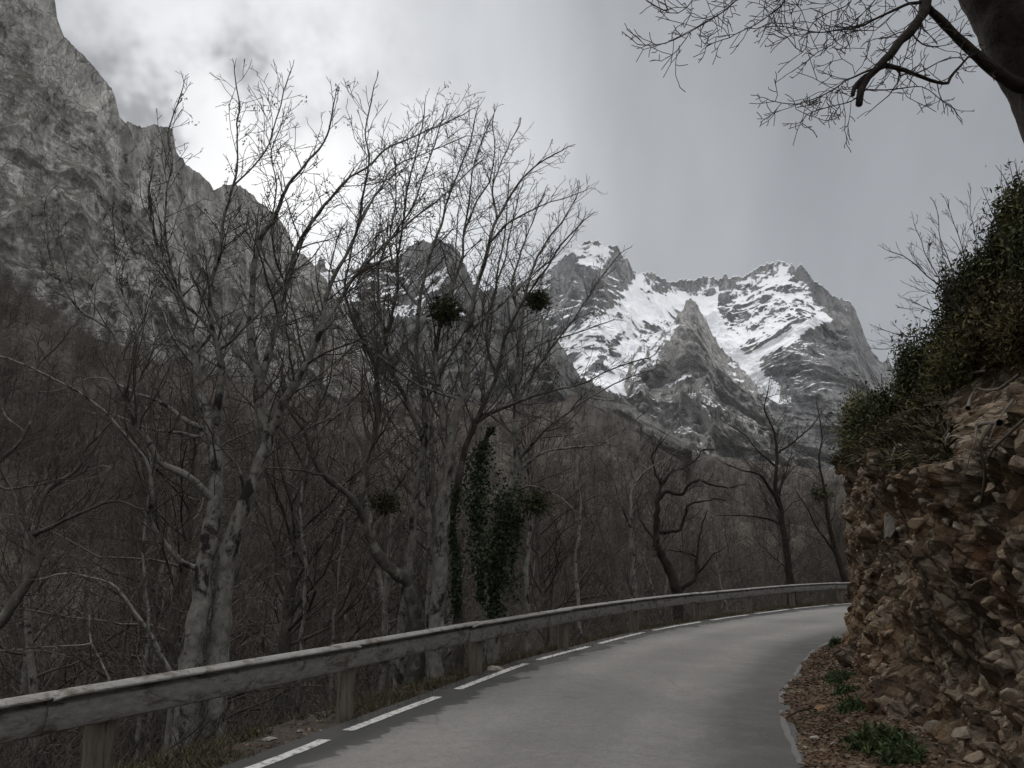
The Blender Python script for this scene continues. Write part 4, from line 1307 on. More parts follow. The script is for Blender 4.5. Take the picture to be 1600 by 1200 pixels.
# --- big tree overhanging at upper right
FINE = dict(STYLE, wig=0.30, trop=0.03, ang=0.80, rmin=0.0034, dens={4: 2.6, 3: 3.6, 2: 5.0, 1: 7.0})
TW = dict(spawn=3.2, L=0.48, lvl=3, side_up=0.2)
tree('overhanging_tree', [
    ([(2030, 770), (1940, 610), (1838, 430), (1748, 270), (1676, 144), (1618, 48), (1562, -46), (1504, -152), (1424, -322), (1350, -500), (1300, -680)], 6.6, 6.6, 142, 44, dict(spawn=0.15, L=0.5, sides=48, tip=False, wob=0.012)),
    ([(1662, 122), (1600, 135), (1548, 108), (1508, 68), (1478, 40), (1450, 12)], 6.6, 6.3, 24, 9, dict(spawn=1.2, L=0.4, tip=False)),
    ([(1500, -160), (1460, -130), (1440, -80), (1440, -20), (1446, 12), (1430, 40), (1410, 62), (1392, 85), (1375, 106), (1360, 122), (1350, 140), (1342, 164)], 6.3, 6.1, 27, 7.0, dict(spawn=3.6, start=0.25, L=0.46, lvl=3, side_up=0.2, tip=False)),
    ([(1364, 112), (1350, 124), (1340, 136), (1335, 148)], 6.15, 6.1, 10, 5, dict(spawn=1.0, L=0.3, tip=False)),
    ([(1372, 112), (1384, 108), (1400, 107), (1418, 113), (1440, 122), (1462, 129), (1482, 131), (1486, 122), (1498, 104), (1510, 92), (1522, 84)], 6.15, 6.4, 8.0, 2.6, dict(spawn=3.4, L=0.45, lvl=3, side_up=0.3)),
    ([(1446, 5), (1410, 10), (1370, 30), (1340, 44), (1300, 48), (1265, 49), (1230, 42), (1190, 44)], 6.3, 5.7, 4.5, 1.0, TW),
    ([(1424, -322), (1350, -185), (1290, -110), (1210, -70), (1120, -46), (1050, -40)], 6.6, 5.8, 20, 2.5, dict(TW, spawn=1.5)),
    ([(1328, -148), (1330, -60), (1330, 0), (1290, 20), (1262, 44), (1255, 80), (1230, 60), (1215, 50)], 6.0, 5.6, 2.6, 0.9, TW),
    ([(1215, -72), (1190, -40), (1150, 5), (1120, 25), (1075, 50), (1040, 70), (996, 67)], 5.8, 5.5, 3.0, 1.0, TW),
    ([(1265, -96), (1250, -40), (1220, 10), (1180, 38), (1140, 60), (1105, 76)], 5.9, 5.4, 2.6, 0.9, TW),
    ([(1075, 50), (1064, 72), (1050, 88), (1040, 92)], 5.6, 5.6, 1.2, 0.8, TW),
    ([(1112, -45), (1095, -25), (1070, 12), (1045, 20), (1014, 0)], 5.6, 5.5, 1.6, 0.8, TW),
    ([(1364, 106), (1330, 122), (1290, 146), (1262, 158), (1230, 164), (1203, 158)], 6.1, 5.6, 2.6, 0.9, dict(TW, spawn=4.0)),
    ([(1343, 150), (1320, 160), (1290, 168), (1262, 180), (1252, 190)], 6.1, 5.8, 1.8, 0.8, TW),
    ([(1352, 142), (1400, 138), (1440, 136), (1470, 155), (1495, 168)], 6.1, 6.5, 2.0, 0.8, dict(TW, spawn=3.6)),
    ([(1425, 52), (1440, 70), (1470, 72), (1500, 62)], 6.2, 6.5, 2.0, 0.8, TW),
    ([(1372, -222), (1384, -120), (1380, -30), (1350, 20), (1300, 70), (1270, 85), (1240, 110)], 6.2, 5.8, 2.4, 0.8, TW),
], 'thick dark trunk at the upper right corner with a broken hanging limb', bark='bark_black', twig='twig_dark', st=FINE, foot=False, rough=0.16)

# ------------------------------------------------------------------ clumps growing on the trees
def on_branch_clump(name, x, y, D, rpx, label, mat='mistletoe', n=5200, flat=0.85, leaf=0.026, cat='mistletoe', group=None):
    c = np.array(P(x, y, D))
    r = rpx * D / F
    root = empty(name, tuple(c), label, cat, group)
    d = rng.normal(size=(n, 3))
    d /= np.linalg.norm(d, axis=1)[:, None]
    lump = 1 + 0.8 * fbm(d * 2.6 + x, 3)
    rad = r * 1.12 * lump * rng.uniform(0.03, 1, n) ** 0.8
    C = c + d * rad[:, None] * np.array([1, 1, flat])
    V, Fc = leaf_quads(C, leaf, 0.5, 0.0, 2.4)
    obj('foliage', V, Fc, M[mat], root)
    T = Tubes()
    for k in range(90):
        q = rng.normal(size=3)
        q /= np.linalg.norm(q)
        pts = [c + q * r * s + rng.normal(size=3) * 0.02 for s in (0.0, 0.4, 0.8, 1.12)]
        T.add(pts, [0.008, 0.006, 0.005, 0.003], 3)
    V, Fc = T.arrays()
    obj('stem', V, Fc, M['twig_dark'], root)


on_branch_clump('mistletoe_clump', 696, 486, 12.2, 27, 'wide dark mistletoe clump high in the middle of the central trees', flat=0.8, n=2300)
on_branch_clump('mistletoe_clump', 840, 470, 13.6, 19, 'round dark mistletoe ball at the right of the central crowns', n=1700)
on_branch_clump('mistletoe_clump', 836, 786, 13.2, 27, 'low greenish clump right of the ivy-wrapped tree', flat=0.75, n=1100)
on_branch_clump('mistletoe_clump', 600, 786, 12.6, 22, 'low dark clump left of the slim scaly tree', flat=0.7, n=1300)
on_branch_clump('mistletoe_clump', 1282, 772, 33.5, 14, 'faint green clump on the leaning tree beside the rock bank', leaf=0.07, n=500)


def ivy_on(path, D0, D1, wpx, n, label, rag=0.7):
    C = limb_curve(path, D0, D1, 0.05)
    i = rng.integers(0, len(C), n)
    d = rng.normal(size=(n, 3))
    d /= np.linalg.norm(d, axis=1)[:, None]
    lump = np.clip(0.80 + rag * 2.2 * fbm(C[i] * 1.7, 3), 0.12, 2.2)
    w_ = 1.15 * wpx * D0 / F * lump
    Q = C[i] + d * (w_ * rng.uniform(0.2, 1, n))[:, None]
    V, Fc = leaf_quads(Q, 0.042, 0.5, -0.3, 1.2)
    o = obj('ivy', V, Fc, M['ivy'])
    tagged(o, label, 'ivy')


ivy_on([(772, 960), (775, 887), (784, 840), (792, 782)], 13.5, 13.7, 23, 5200, 'dense dark ivy at the foot of the right-hand central tree')
ivy_on([(752, 935), (750, 850), (744, 800), (748, 740), (758, 690), (766, 672)], 13.2, 13.4, 20, 4400, 'loose ivy column between the two ivy-clad trunks')
ivy_on([(714, 960), (712, 880), (706, 820), (714, 765)], 13.2, 13.2, 9, 1500, 'thin ivy sleeve on the dark trunk right of the thick pale trunk')
ivy_on([(790, 930), (800, 880), (806, 830), (808, 770)], 13.4, 13.6, 22, 1100, 'ragged ivy fringe on the right flank of the ivy-wrapped tree', 0.9)

# ------------------------------------------------------------------ wood beyond the guardrail
def proto_tree(h, seed, lvl, k_limb, rmin, spread=0.75, dens=None, lean=0.05):
    random.seed(seed)
    tr, cr = Tubes(), Tubes()
    st = dict(wig=0.17, trop=0.09, dens=dens or {3: 1.4, 2: 1.9, 1: 2.4}, ang=0.75, rmin=rmin, minL=0.3)
    d = (UP + rv() * lean).normalized()
    p = Vector((0, 0, -0.4))
    n = 9
    pts, rad = [p], [h * 0.016]
    for i in range(n):
        d = (d + rv() * 0.07 + UP * 0.03).normalized()
        p = p + d * h * 0.92 / n
        pts.append(p)
        rad.append(h * 0.016 * (1 - 0.85 * (i + 1) / n) + rmin)
    tr.add(pts, rad, 6)
    for k in range(k_limb):
        u = 0.22 + 0.76 * (k + random.random()) / k_limb
        i = min(int(u * n), n - 1)
        f = u * n - i
        q = pts[i] * (1 - f) + pts[i + 1] * f
        a = random.uniform(0, 6.283)
        out = Vector((math.cos(a), math.sin(a), random.uniform(0.3, 1.1))).normalized()
        grow(cr, q, out, h * 0.36 * spread * (1.25 - u * 0.75) * random.uniform(0.7, 1.2), h * 0.0036 * (1.2 - u) + rmin * 0.6, lvl, st)
    return tr.arrays(0.05), cr.arrays()


PROTO = []
for i, (h, kl) in enumerate([(10, 26), (12, 30), (8, 24), (11, 28), (9, 26), (13, 30)]):
    a, c = proto_tree(h, 100 + i, 3, kl, 0.007, 0.8, {3: 2.0, 2: 2.8, 1: 3.6})
    PROTO.append((make_mesh('trunk', a[0], a[1], M['bark_dark'] if i % 2 else M['bark_pale']), make_mesh('crown', c[0], c[1], M['twig_far'])))


def scatter_wood():
    r = np.random.default_rng(5)
    n = 0
    spots = []
    tries = 0
    while n < 290 and tries < 12000:
        tries += 1
        px = r.uniform(-120, 1330)
        D = 14 + 95 * r.uniform(0, 1) ** 1.2
        X = (px - 800) / F * D
        s = sdist(np.array([[X, D]]), RAILP)[0]
        if s < 5.0:
            continue
        if any((X - a) ** 2 + (D - b_) ** 2 < (1.3 + 0.012 * D) ** 2 for a, b_ in spots):
            continue
        z = ground_z([(X, D)])[0]
        spots.append((X, D))
        k = int(r.integers(0, len(PROTO)))
        root = empty('bare_woodland_tree', (X, D, z - 0.1), 'leafless grey-brown tree in the dense wood below and across the valley', 'tree', 'bare trees of the valley wood')
        root.rotation_euler = (0, 0, r.uniform(0, 6.28))
        sc_ = r.uniform(0.6, 1.0)
        root.scale = (sc_, sc_, sc_ * r.uniform(0.9, 1.15))
        for nm, me in (('trunk', PROTO[k][0]), ('crown', PROTO[k][1])):
            c = bpy.data.objects.new(nm, me)
            COL.objects.link(c)
            c.parent = root
        n += 1


scatter_wood()


def far_wood():
    r = np.random.default_rng(8)
    protos = []
    for i in range(7):
        T = Tubes()
        h = 9.0
        T.add([(0, 0, -0.3), (r.normal() * 0.3, r.normal() * 0.3, h * 0.5), (r.normal() * 0.6, r.normal() * 0.6, h * 0.95)], [0.11, 0.08, 0.025], 4)
        for k in range(26):
            u = 0.12 + 0.86 * (k + r.uniform()) / 26
            a = r.uniform(0, 6.283)
            d = np.array([math.cos(a), math.sin(a), r.uniform(-0.05, 0.9)])
            d /= np.linalg.norm(d)
            L = h * 0.42 * (1.2 - 0.7 * u) * r.uniform(0.6, 1.2)
            p0 = np.array([0, 0, u * h * 0.95])
            p1 = p0 + d * L * 0.55
            d2 = d + np.array([0, 0, 0.35]) + r.normal(size=3) * 0.2
            p2 = p1 + d2 * L * 0.5
            T.add([p0, p1, p2], [0.045, 0.030, 0.014], 3)
            for q in range(5):
                f = r.uniform(0.2, 1)
                b0 = p0 + (p1 - p0) * f if q % 2 else p1 + (p2 - p1) * f
                e = d * 0.6 + r.normal(size=3) * 0.75 + np.array([0, 0, 0.2])
                T.add([b0, b0 + e * L * 0.42], [0.018, 0.009], 3)
        protos.append(T.arrays())
    VV, FF, off = [], [], 0
    n = 0
    N = 9000
    px = r.uniform(-250, 1480, N)
    D = 70 + 560 * r.uniform(0, 1, N) ** 1.15
    X = (px - 800) / F * D
    Q = np.column_stack([X, D])
    s = sdist(Q, RAILP)
    fd = np.interp(px, FX, FD)
    z = ground_z(Q)
    dens = fbm(np.column_stack([Q * 0.012, np.zeros(len(Q))]), 4)
    for i in range(len(Q)):
        if s[i] < 30 or D[i] > fd[i] * 1.22 or dens[i] < -0.75:
            continue
        Vp, Fp = protos[int(r.integers(0, 7))]
        a = r.uniform(0, 6.28)
        sc_ = r.uniform(0.35, 0.9)
        R = np.array([[math.cos(a), -math.sin(a), 0], [math.sin(a), math.cos(a), 0], [0, 0, 1]]) * sc_
        VV.append(Vp @ R.T + np.array([X[i], D[i], z[i] - 0.2]))
        FF.append(Fp[0] + off)
        off += len(Vp)
        n += 1
        if n > 4200:
            break
    o = obj('woodland', np.concatenate(VV), [np.concatenate(FF)], M['twig_far'])
    tagged(o, 'distant brown leafless wood covering the slopes under the cliffs', 'woodland', kind='stuff')


far_wood()


def undergrowth():
    r = np.random.default_rng(12)
    T = Tubes()
    cnt = 0
    while cnt < 7000:
        px = r.uniform(-150, 1330)
        D = 4.5 + 34 * r.uniform(0, 1) ** 1.15
        X = (px - 800) / F * D
        s = sdist(np.array([[X, D]]), RAILP)[0]
        if s < 1.1 or s > 22:
            continue
        z = ground_z([(X, D)])[0]
        L = r.uniform(0.6, 2.6) * (0.55 if s < 2.2 else 1.0)
        d = np.array([r.normal() * 0.45, r.normal() * 0.45, 1.0])
        bend = r.normal(size=3) * 0.22
        p = np.array([X, D, z - 0.05])
        pts = [p]
        for k in range(5):
            d = d + bend + r.normal(size=3) * 0.12
            dn = d / np.linalg.norm(d)
            p = p + dn * L / 5
            pts.append(p)
        r0 = r.uniform(0.002, 0.0065)
        T.add(pts, [r0 * (1 - 0.12 * k) for k in range(6)], 3)
        for q in range(int(r.integers(1, 5))):
            i = int(r.integers(1, 5))
            dd = np.array([r.normal() * 0.8, r.normal() * 0.8, 0.7])
            b0 = pts[i]
            b1 = b0 + dd * L * 0.13
            b2 = b1 + (dd + r.normal(size=3) * 0.3) * L * 0.13
            T.add([b0, b1, b2], [r0 * 0.6, r0 * 0.5, r0 * 0.35], 3)
        cnt += 1
    V, Fc = T.arrays()
    o = obj('undergrowth', V, Fc, M['twig'])
    tagged(o, 'tangle of thin bare stems and brambles on the slope behind the guardrail', 'undergrowth', kind='stuff')


undergrowth()


def bush(name, c, size, n, leaf, mat, label, group=None, stemmat='twig_dark', clumps=34, up=0.3, cat='shrub', sub=0.33, stems=True, seed=0, elong=1.7):
    r = np.random.default_rng(seed + 1000)
    c = np.array(c, float)
    root = empty(name, tuple(c), label, cat, group)
    size = np.array(size, float)
    q = r.normal(size=(clumps, 3))
    q /= np.linalg.norm(q, axis=1)[:, None]
    q *= r.uniform(0.25, 1.0, clumps)[:, None] ** 0.5
    q[:, 2] = np.abs(q[:, 2]) * 0.9 + 0.05
    cc = q * size
    w_ = r.uniform(0.4, 1.0, clumps)
    i = r.choice(clumps, n, p=w_ / w_.sum())
    C = c + cc[i] + r.normal(size=(n, 3)) * (size * sub * 0.55) * w_[i][:, None]
    V, Fc = leaf_quads(C, leaf, 0.5, up, elong)
    obj('foliage', V, Fc, M[mat], root)
    if stems:
        T = Tubes()
        for k in range(clumps):
            e = cc[k] * (1.12 if k % 3 else r.uniform(1.35, 1.8))
            mid = e * 0.5 + r.normal(size=3) * size * 0.10
            T.add([c + np.array([0, 0, -0.15]), c + mid, c + e, c + e * 1.18 + r.normal(size=3) * size * 0.06], [0.014, 0.010, 0.006, 0.003], 4)
        V, Fc = T.arrays()
        obj('stem', V, Fc, M[stemmat], root)
    return root



# ------------------------------------------------------------------ verges
def verge_stuff():
    r = np.random.default_rng(21)
    path = catmull(RAIL[4:-3], 0.2)
    d = np.gradient(path, axis=0)
    d /= np.linalg.norm(d, axis=1)[:, None]
    nrm_ = np.column_stack([-d[:, 1], d[:, 0]])
    # grass blades along the rail
    n = 60000
    i = r.integers(0, len(path), n)
    q = path[i] + nrm_[i] * r.normal(0.15, 0.36, n)[:, None] + r.normal(size=(n, 2)) * 0.08
    pat = fbm(np.column_stack([q * 0.8, np.zeros(n)]), 3)
    s = sdist(q, RAILP)
    keep = (pat > -0.22) & (s > -0.36)
    q = q[keep]
    n = len(q)
    z = np.maximum(ground_z(q), -5)
    h = r.uniform(0.03, 0.13, n)
    a = r.uniform(0, 6.28, n)
    wd = r.uniform(0.003, 0.008, n)
    lean = r.normal(size=(n, 2)) * 0.075
    b0 = np.column_stack([q[:, 0] - np.cos(a) * wd, q[:, 1] - np.sin(a) * wd, z])
    b1 = np.column_stack([q[:, 0] + np.cos(a) * wd, q[:, 1] + np.sin(a) * wd, z])
    tp = np.column_stack([q + lean, z + h])
    V = np.stack([b0, b1, tp], 1).reshape(-1, 3)
    k = np.arange(n) * 3
    o = obj('verge_grass', V, [np.stack([k, k + 1, k + 2], 1)], M['grass'])
    tagged(o, 'short dull grass along the verge under the guardrail', 'grass', kind='stuff')
    # fallen leaves: both verges and a few on the asphalt edge
    n = 9000
    i = r.integers(0, len(path), n)
    q1 = path[i] + nrm_[i] * r.normal(0.25, 0.35, n)[:, None]
    q1 = q1[sdist(q1, RAILP) > -0.42]
    z1 = ground_z(q1) + 0.015
    fp = catmull(FOOT[4:14], 0.15)
    rp = catmull(RIGHT[4:14], 0.15)
    n2 = 24000
    k = r.uniform(0, 1, n2)
    fa, ra = resample(fp, 400), resample(rp, 400)
    j = (k * 399).astype(int)
    mixv = np.clip(r.normal(0.48, 0.40, n2), -0.14, 1.08)[:, None]
    q2 = ra[j] * (1 - mixv) + fa[j] * mixv + r.normal(size=(n2, 2)) * 0.03
    z2 = verge_z(q2) + 0.012
    C = np.vstack([np.column_stack([q1, z1]), np.column_stack([q2, z2])])
    V, Fc = leaf_quads(C, 0.027, 0.6, 0.0, 1.7)
    # lay the leaves nearly flat
    V = V.reshape(-1, 4, 3)
    ctr = C[:, None, :]
    V = ctr + (V - ctr) * np.array([1, 1, 0.35])
    o = obj('fallen_leaves', V.reshape(-1, 3), Fc, M['litter'])
    tagged(o, 'brown fallen leaves strewn along both verges', 'leaves', kind='stuff')


FINE_FOOT = catmull(FOOT, 0.5)
FINE_RIGHT = catmull(RIGHT, 0.5)


def verge_z(Q):
    sf = sdist(Q, FINE_FOOT)            # positive on the road side
    sr = -sdist(Q, FINE_RIGHT)
    w_ = np.clip(sr / (np.abs(sr) + np.abs(sf) + 1e-6), 0, 1)
    q3 = np.column_stack([Q, np.zeros(len(Q))])
    return 0.0 + 0.20 * w_ ** 1.5 + 0.03 * fbm(q3 * 3, 3) * smooth01(w_ * 4) - 0.035 + 0.055 * smooth01((sr + 0.16 * fbm(q3 * 1.6 + 7, 3) + 0.02) / 0.14)


def right_verge():
    n, m = 900, 28
    fa = resample(catmull(FOOT[3:18], 0.2), n)
    ra = resample(catmull(RIGHT[3:18], 0.2), n)
    # pair by nearest
    ra2 = np.array([ra[np.argmin(((ra - p) ** 2).sum(1))] for p in fa])
    k = 15
    ra2 = np.stack([np.convolve(np.pad(ra2[:, c], k, mode='edge'), np.ones(2 * k + 1) / (2 * k + 1), 'valid') for c in (0, 1)], 1)
    out = fa - ra2
    a = np.concatenate([np.linspace(-0.16, 0.16, 14, endpoint=False), np.linspace(0.16, 1.35, 14)])
    Q = (ra2[:, None, :] + out[:, None, :] * a[None, :, None]).reshape(-1, 2)
    V = np.column_stack([Q, verge_z(Q)])
    o = obj('verge_soil', V, [grid_faces(n, m)], M['bank'])
    attr(o, 'veg', np.clip(0.5 + fbm(V * 1.5, 3), 0, 0.85))
    tagged(o, 'strip of brown earth and leaf litter between road and rock bank', 'verge', kind='structure')


right_verge()
verge_stuff()


def verge_gravel():
    r = np.random.default_rng(77)
    small = [stone_arrays(1.0, 1, 400 + i) for i in range(8)]
    path = catmull(RAIL[4:-4], 0.2)
    dd = np.gradient(path, axis=0)
    dd /= np.linalg.norm(dd, axis=1)[:, None]
    nn = np.column_stack([-dd[:, 1], dd[:, 0]])
    i = r.integers(0, len(path), 1500)
    q1 = path[i] + nn[i] * r.normal(0.1, 0.33, 1500)[:, None]
    q1 = q1[sdist(q1, RAILP) > -0.36]
    fa, ra = resample(catmull(FOOT[4:14], 0.15), 400), resample(catmull(RIGHT[4:14], 0.15), 400)
    j = r.integers(0, 400, 1400)
    mv = np.clip(r.normal(0.75, 0.3, 1400), 0.02, 1.05)[:, None]
    q2 = ra[j] * (1 - mv) + fa[j] * mv
    C = np.vstack([np.column_stack([q1, ground_z(q1)]), np.column_stack([q2, verge_z(q2)])])
    VV, FF, off = [], [], 0
    for k, c in enumerate(C):
        v, f = small[k % 8]
        Rm, _ = np.linalg.qr(r.normal(size=(3, 3)))
        rr = 0.008 + 0.034 * r.uniform(0, 1) ** 3
        VV.append((v * rr) @ Rm.T + c)
        FF.append(f + off)
        off += len(v)
    o = obj('verge_gravel', np.concatenate(VV), [np.concatenate(FF)], M['stone'], None, False)
    tagged(o, 'small broken stones scattered on both verges', 'gravel', kind='stuff')


verge_gravel()

# ------------------------------------------------------------------ the rock bank on the right
PROF = np.array([(-0.10, -0.15), (0.0, 0.0), (0.14, 0.5), (0.26, 1.1), (0.34, 1.8), (0.42, 2.4), (0.40, 2.75), (0.30, 3.0), (0.42, 3.2), (0.95, 3.55), (2.0, 4.35), (3.6, 5.5), (6.5, 7.4), (12, 10.5), (20, 15.0), (34, 22)])


def bank_surface(c, o, h, v):
    """c: foot point, o: horizontal direction into the hill, h: height factor, v: position on the profile"""
    off = np.interp(v, np.arange(len(PROF)), PROF[:, 0])
    z = np.interp(v, np.arange(len(PROF)), PROF[:, 1])
    return c + o * off, z * h


def build_bank():
    path = catmull(FOOT[3:18], 0.05)
    d = np.concatenate([[0], np.cumsum(np.linalg.norm(np.diff(path, axis=0), axis=1))])
    # fine steps where the camera looks
    s = [0.0]
    while s[-1] < d[-1]:
        c = np.array([np.interp(s[-1], d, path[:, k]) for k in (0, 1)])
        r = np.hypot(*c)
        front = c[1] > -0.5 and c[0] < 9.5
        s.append(s[-1] + (0.035 if front else 0.22))
    s = np.array(s)
    c = np.stack([np.interp(s, d, path[:, k]) for k in (0, 1)], 1)
    t = np.gradient(c, s, axis=0)
    k = 25
    t = np.stack([np.convolve(np.pad(t[:, q], k, mode='edge'), np.ones(2 * k + 1) / (2 * k + 1), 'valid') for q in (0, 1)], 1)
    t /= np.linalg.norm(t, axis=1)[:, None]
    o = np.column_stack([t[:, 1], -t[:, 0]])
    v = np.concatenate([np.linspace(0, 1, 4, endpoint=False), np.linspace(1, 9, 110, endpoint=False), np.linspace(9, 12, 36, endpoint=False), np.linspace(12, 15, 14)])
    hf = 0.76 + 0.30 * smooth01((c[:, 1] - 6.5) / 7.5) + 0.08 * fbm(np.column_stack([s * 0.25, s * 0, s * 0]), 2)
    off = np.interp(v, np.arange(len(PROF)), PROF[:, 0])
    zz = np.interp(v, np.arange(len(PROF)), PROF[:, 1])
    XY = c[:, None, :] + o[:, None, :] * off[None, :, None]
    Z = zz[None, :] * hf[:, None]
    V = np.concatenate([XY, Z[..., None]], 2).reshape(-1, 3)
    nrm_ = np.concatenate([np.repeat(-o, len(v), axis=0), np.full((len(V), 1), 0.25)], 1)
    wt = np.tile(smooth01((v - 0.4) / 1.2), len(s))
    far = np.tile(smooth01((v - 8.5) / 2.5), len(s))
    big = fbm(V * np.array([0.55, 0.55, 0.7]), 4) * 0.30
    mid = ridged(V * 1.5 + 4, 5, 0.6) * 0.30
    # blocky stones: cells pushed in and out
    gate = smooth01(0.5 + 1.6 * fbm(V * 0.8 + 40, 3))
    cell = np.abs(perlin(V * 2.6)) * 0.16 + (np.abs(perlin(V * 5.5 + 9)) * 0.10 + np.abs(perlin(V * 12 + 5)) * 0.04) * (0.35 + 0.65 * gate) + fbm(V * 20, 3) * 0.018
    disp = big + mid * (1 - 0.4 * far) + (0.16 - cell) * 0.9 - 0.14 + 0.5 * far * fbm(V * 0.35, 3)
    V = V + nrm_ * (disp * wt)[:, None]
    me_o = obj('rock_bank', V, [grid_faces(len(s), len(v))], M['bank'], smooth=False)
    bx_, by_ = to_px(V)
    bare = poly_mask(bx_, by_, [(1478, 640), (1500, 585), (1560, 560), (1640, 570), (1640, 720), (1500, 720)], 14) * (V[:, 1] > 2)
    vg = np.clip(np.tile(smooth01((v - 7.2) / 1.8), len(s)) + 0.35 * fbm(V * 1.1, 4) - 1.5 * bare, 0, 1)
    attr(me_o, 'veg', vg)
    tagged(me_o, 'steep cut bank of brown earth and broken rock beside the road', 'bank', kind='structure')
    return me_o, V.reshape(len(s), len(v), 3), s, v


bank, BANK, BS, BV = build_bank()
BFLAT = BANK.reshape(-1, 3)


def bank_at(x, y):
    """the bank vertex nearest to the ray of a photo position, closest first"""
    px, py = to_px(BFLAT)
    front = BFLAT[:, 1] > 2
    d = np.where(front, (px - x) ** 2 + (py - y) ** 2, 1e18)
    cand = np.where(d < max(np.partition(d, 30)[30], 30))[0]
    j = cand[np.argmin(BFLAT[cand, 1] + 0.02 * np.sqrt(d[cand]))]
    return BFLAT[j]


def bank_stones():
    r = np.random.default_rng(33)
    shapes = [stone_arrays(1.0, 2, 50 + i) for i in range(14)]
    prot = [make_mesh('embedded_stone', v, [f], M['stone'], False) for v, f in shapes]
    ns, nv = BANK.shape[:2]
    ok_s = np.where((BANK[:, 20, 1] > 3.2) & (BANK[:, 20, 0] < 8.5))[0]
    picks = []
    for _ in range(1300):
        i = int(r.choice(ok_s))
        vv = r.uniform(1.0, 8.2)
        j = int(np.argmin(np.abs(BV - vv)))
        picks.append((BANK[i, j] - 0.012, 0.012 + 0.10 * r.uniform(0, 1) ** 4))
    # the larger blocks that show in the photograph
    big = [(1385, 795, 0.42), (1360, 830, 0.20), (1475, 860, 0.17), (1420, 850, 0.15), (1540, 770, 0.16), (1590, 770, 0.22), (1500, 1010, 0.16), (1560, 1040, 0.16), (1585, 1120, 0.15), (1500, 1150, 0.18), (1540, 1165, 0.15),
           (1580, 1010, 0.12), (1530, 905, 0.12), (1450, 945, 0.15), (1370, 880, 0.14), (1345, 920, 0.14), (1330, 960, 0.13), (1400, 930, 0.13), (1350, 985, 0.12), (1590, 900, 0.14), (1515, 840, 0.12), (1440, 1040, 0.12), (1470, 1105, 0.13), (1555, 960, 0.10), (1595, 1060, 0.14),
           (1590, 690, 0.25), (1535, 640, 0.22), (1500, 585, 0.26), (1590, 610, 0.2), (1400, 700, 0.16), (1345, 775, 0.18)]
    sizes = sorted(range(len(picks)), key=lambda q: -picks[q][1] / max(picks[q][0][1], 3.0))
    ind = [(np.array(bank_at(x, y)) + np.array([0.25, 0.1, 0]) * rr, rr * (0.62 if x < 1490 else 0.80)) for x, y, rr in big + [(1572, 950, 0.10), (1560, 1000, 0.09), (1596, 985, 0.10), (1530, 1080, 0.10), (1570, 1085, 0.12), (1598, 1170, 0.13), (1550, 1120, 0.10), (1500, 1100, 0.08), (1520, 1190, 0.12), (1580, 1190, 0.12), (1590, 830, 0.10), (1565, 870, 0.08)]] + [picks[q] for q in sizes[:54]]
    for q, (p, rr) in enumerate(ind):
        ob = bpy.data.objects.new('embedded_stone', prot[q % 14])
        COL.objects.link(ob)
        ob.parent = bank
        ob.location = tuple(p)
        ob.rotation_euler = tuple(r.uniform(-0.7, 0.7, 3) + np.array([0, 0, r.uniform(0, 6)]))
        e = 1.0
        ob.scale = (rr * r.uniform(0.9, 1.4), rr * r.uniform(0.7, 1.0), rr * r.uniform(0.6, 1.0))
        if q == 0:
            ob.scale = (0.60, 0.30, 0.26)
            ob.location = tuple(p + np.array([0.16, 0.10, 0.0]))
            ob.rotation_euler = (0.25, -0.65, 0.75)
            ob.data = make_mesh('embedded_stone', shapes[9][0] * np.array([1, 1, 1.0]) + 0, [shapes[9][1]], M['slab'], False)
            ob['label'] = 'large grey slab jutting from the corner of the bank'
    VV, FF, off = [], [], 0
    small = [stone_arrays(1.0, 1, 80 + i) for i in range(10)]
    for q in sizes[54:]:
        p, rr = picks[q]
        v, f = small[q % 10]
        a = r.normal(size=(3, 3))
        R, _ = np.linalg.qr(a)
        VV.append((v * rr) @ R.T + p)
        FF.append(f + off)
        off += len(v)
    o = obj('bank_gravel', np.concatenate(VV), [np.concatenate(FF)], M['stone'], bank, False)
    o['kind'] = 'stuff'


bank_stones()


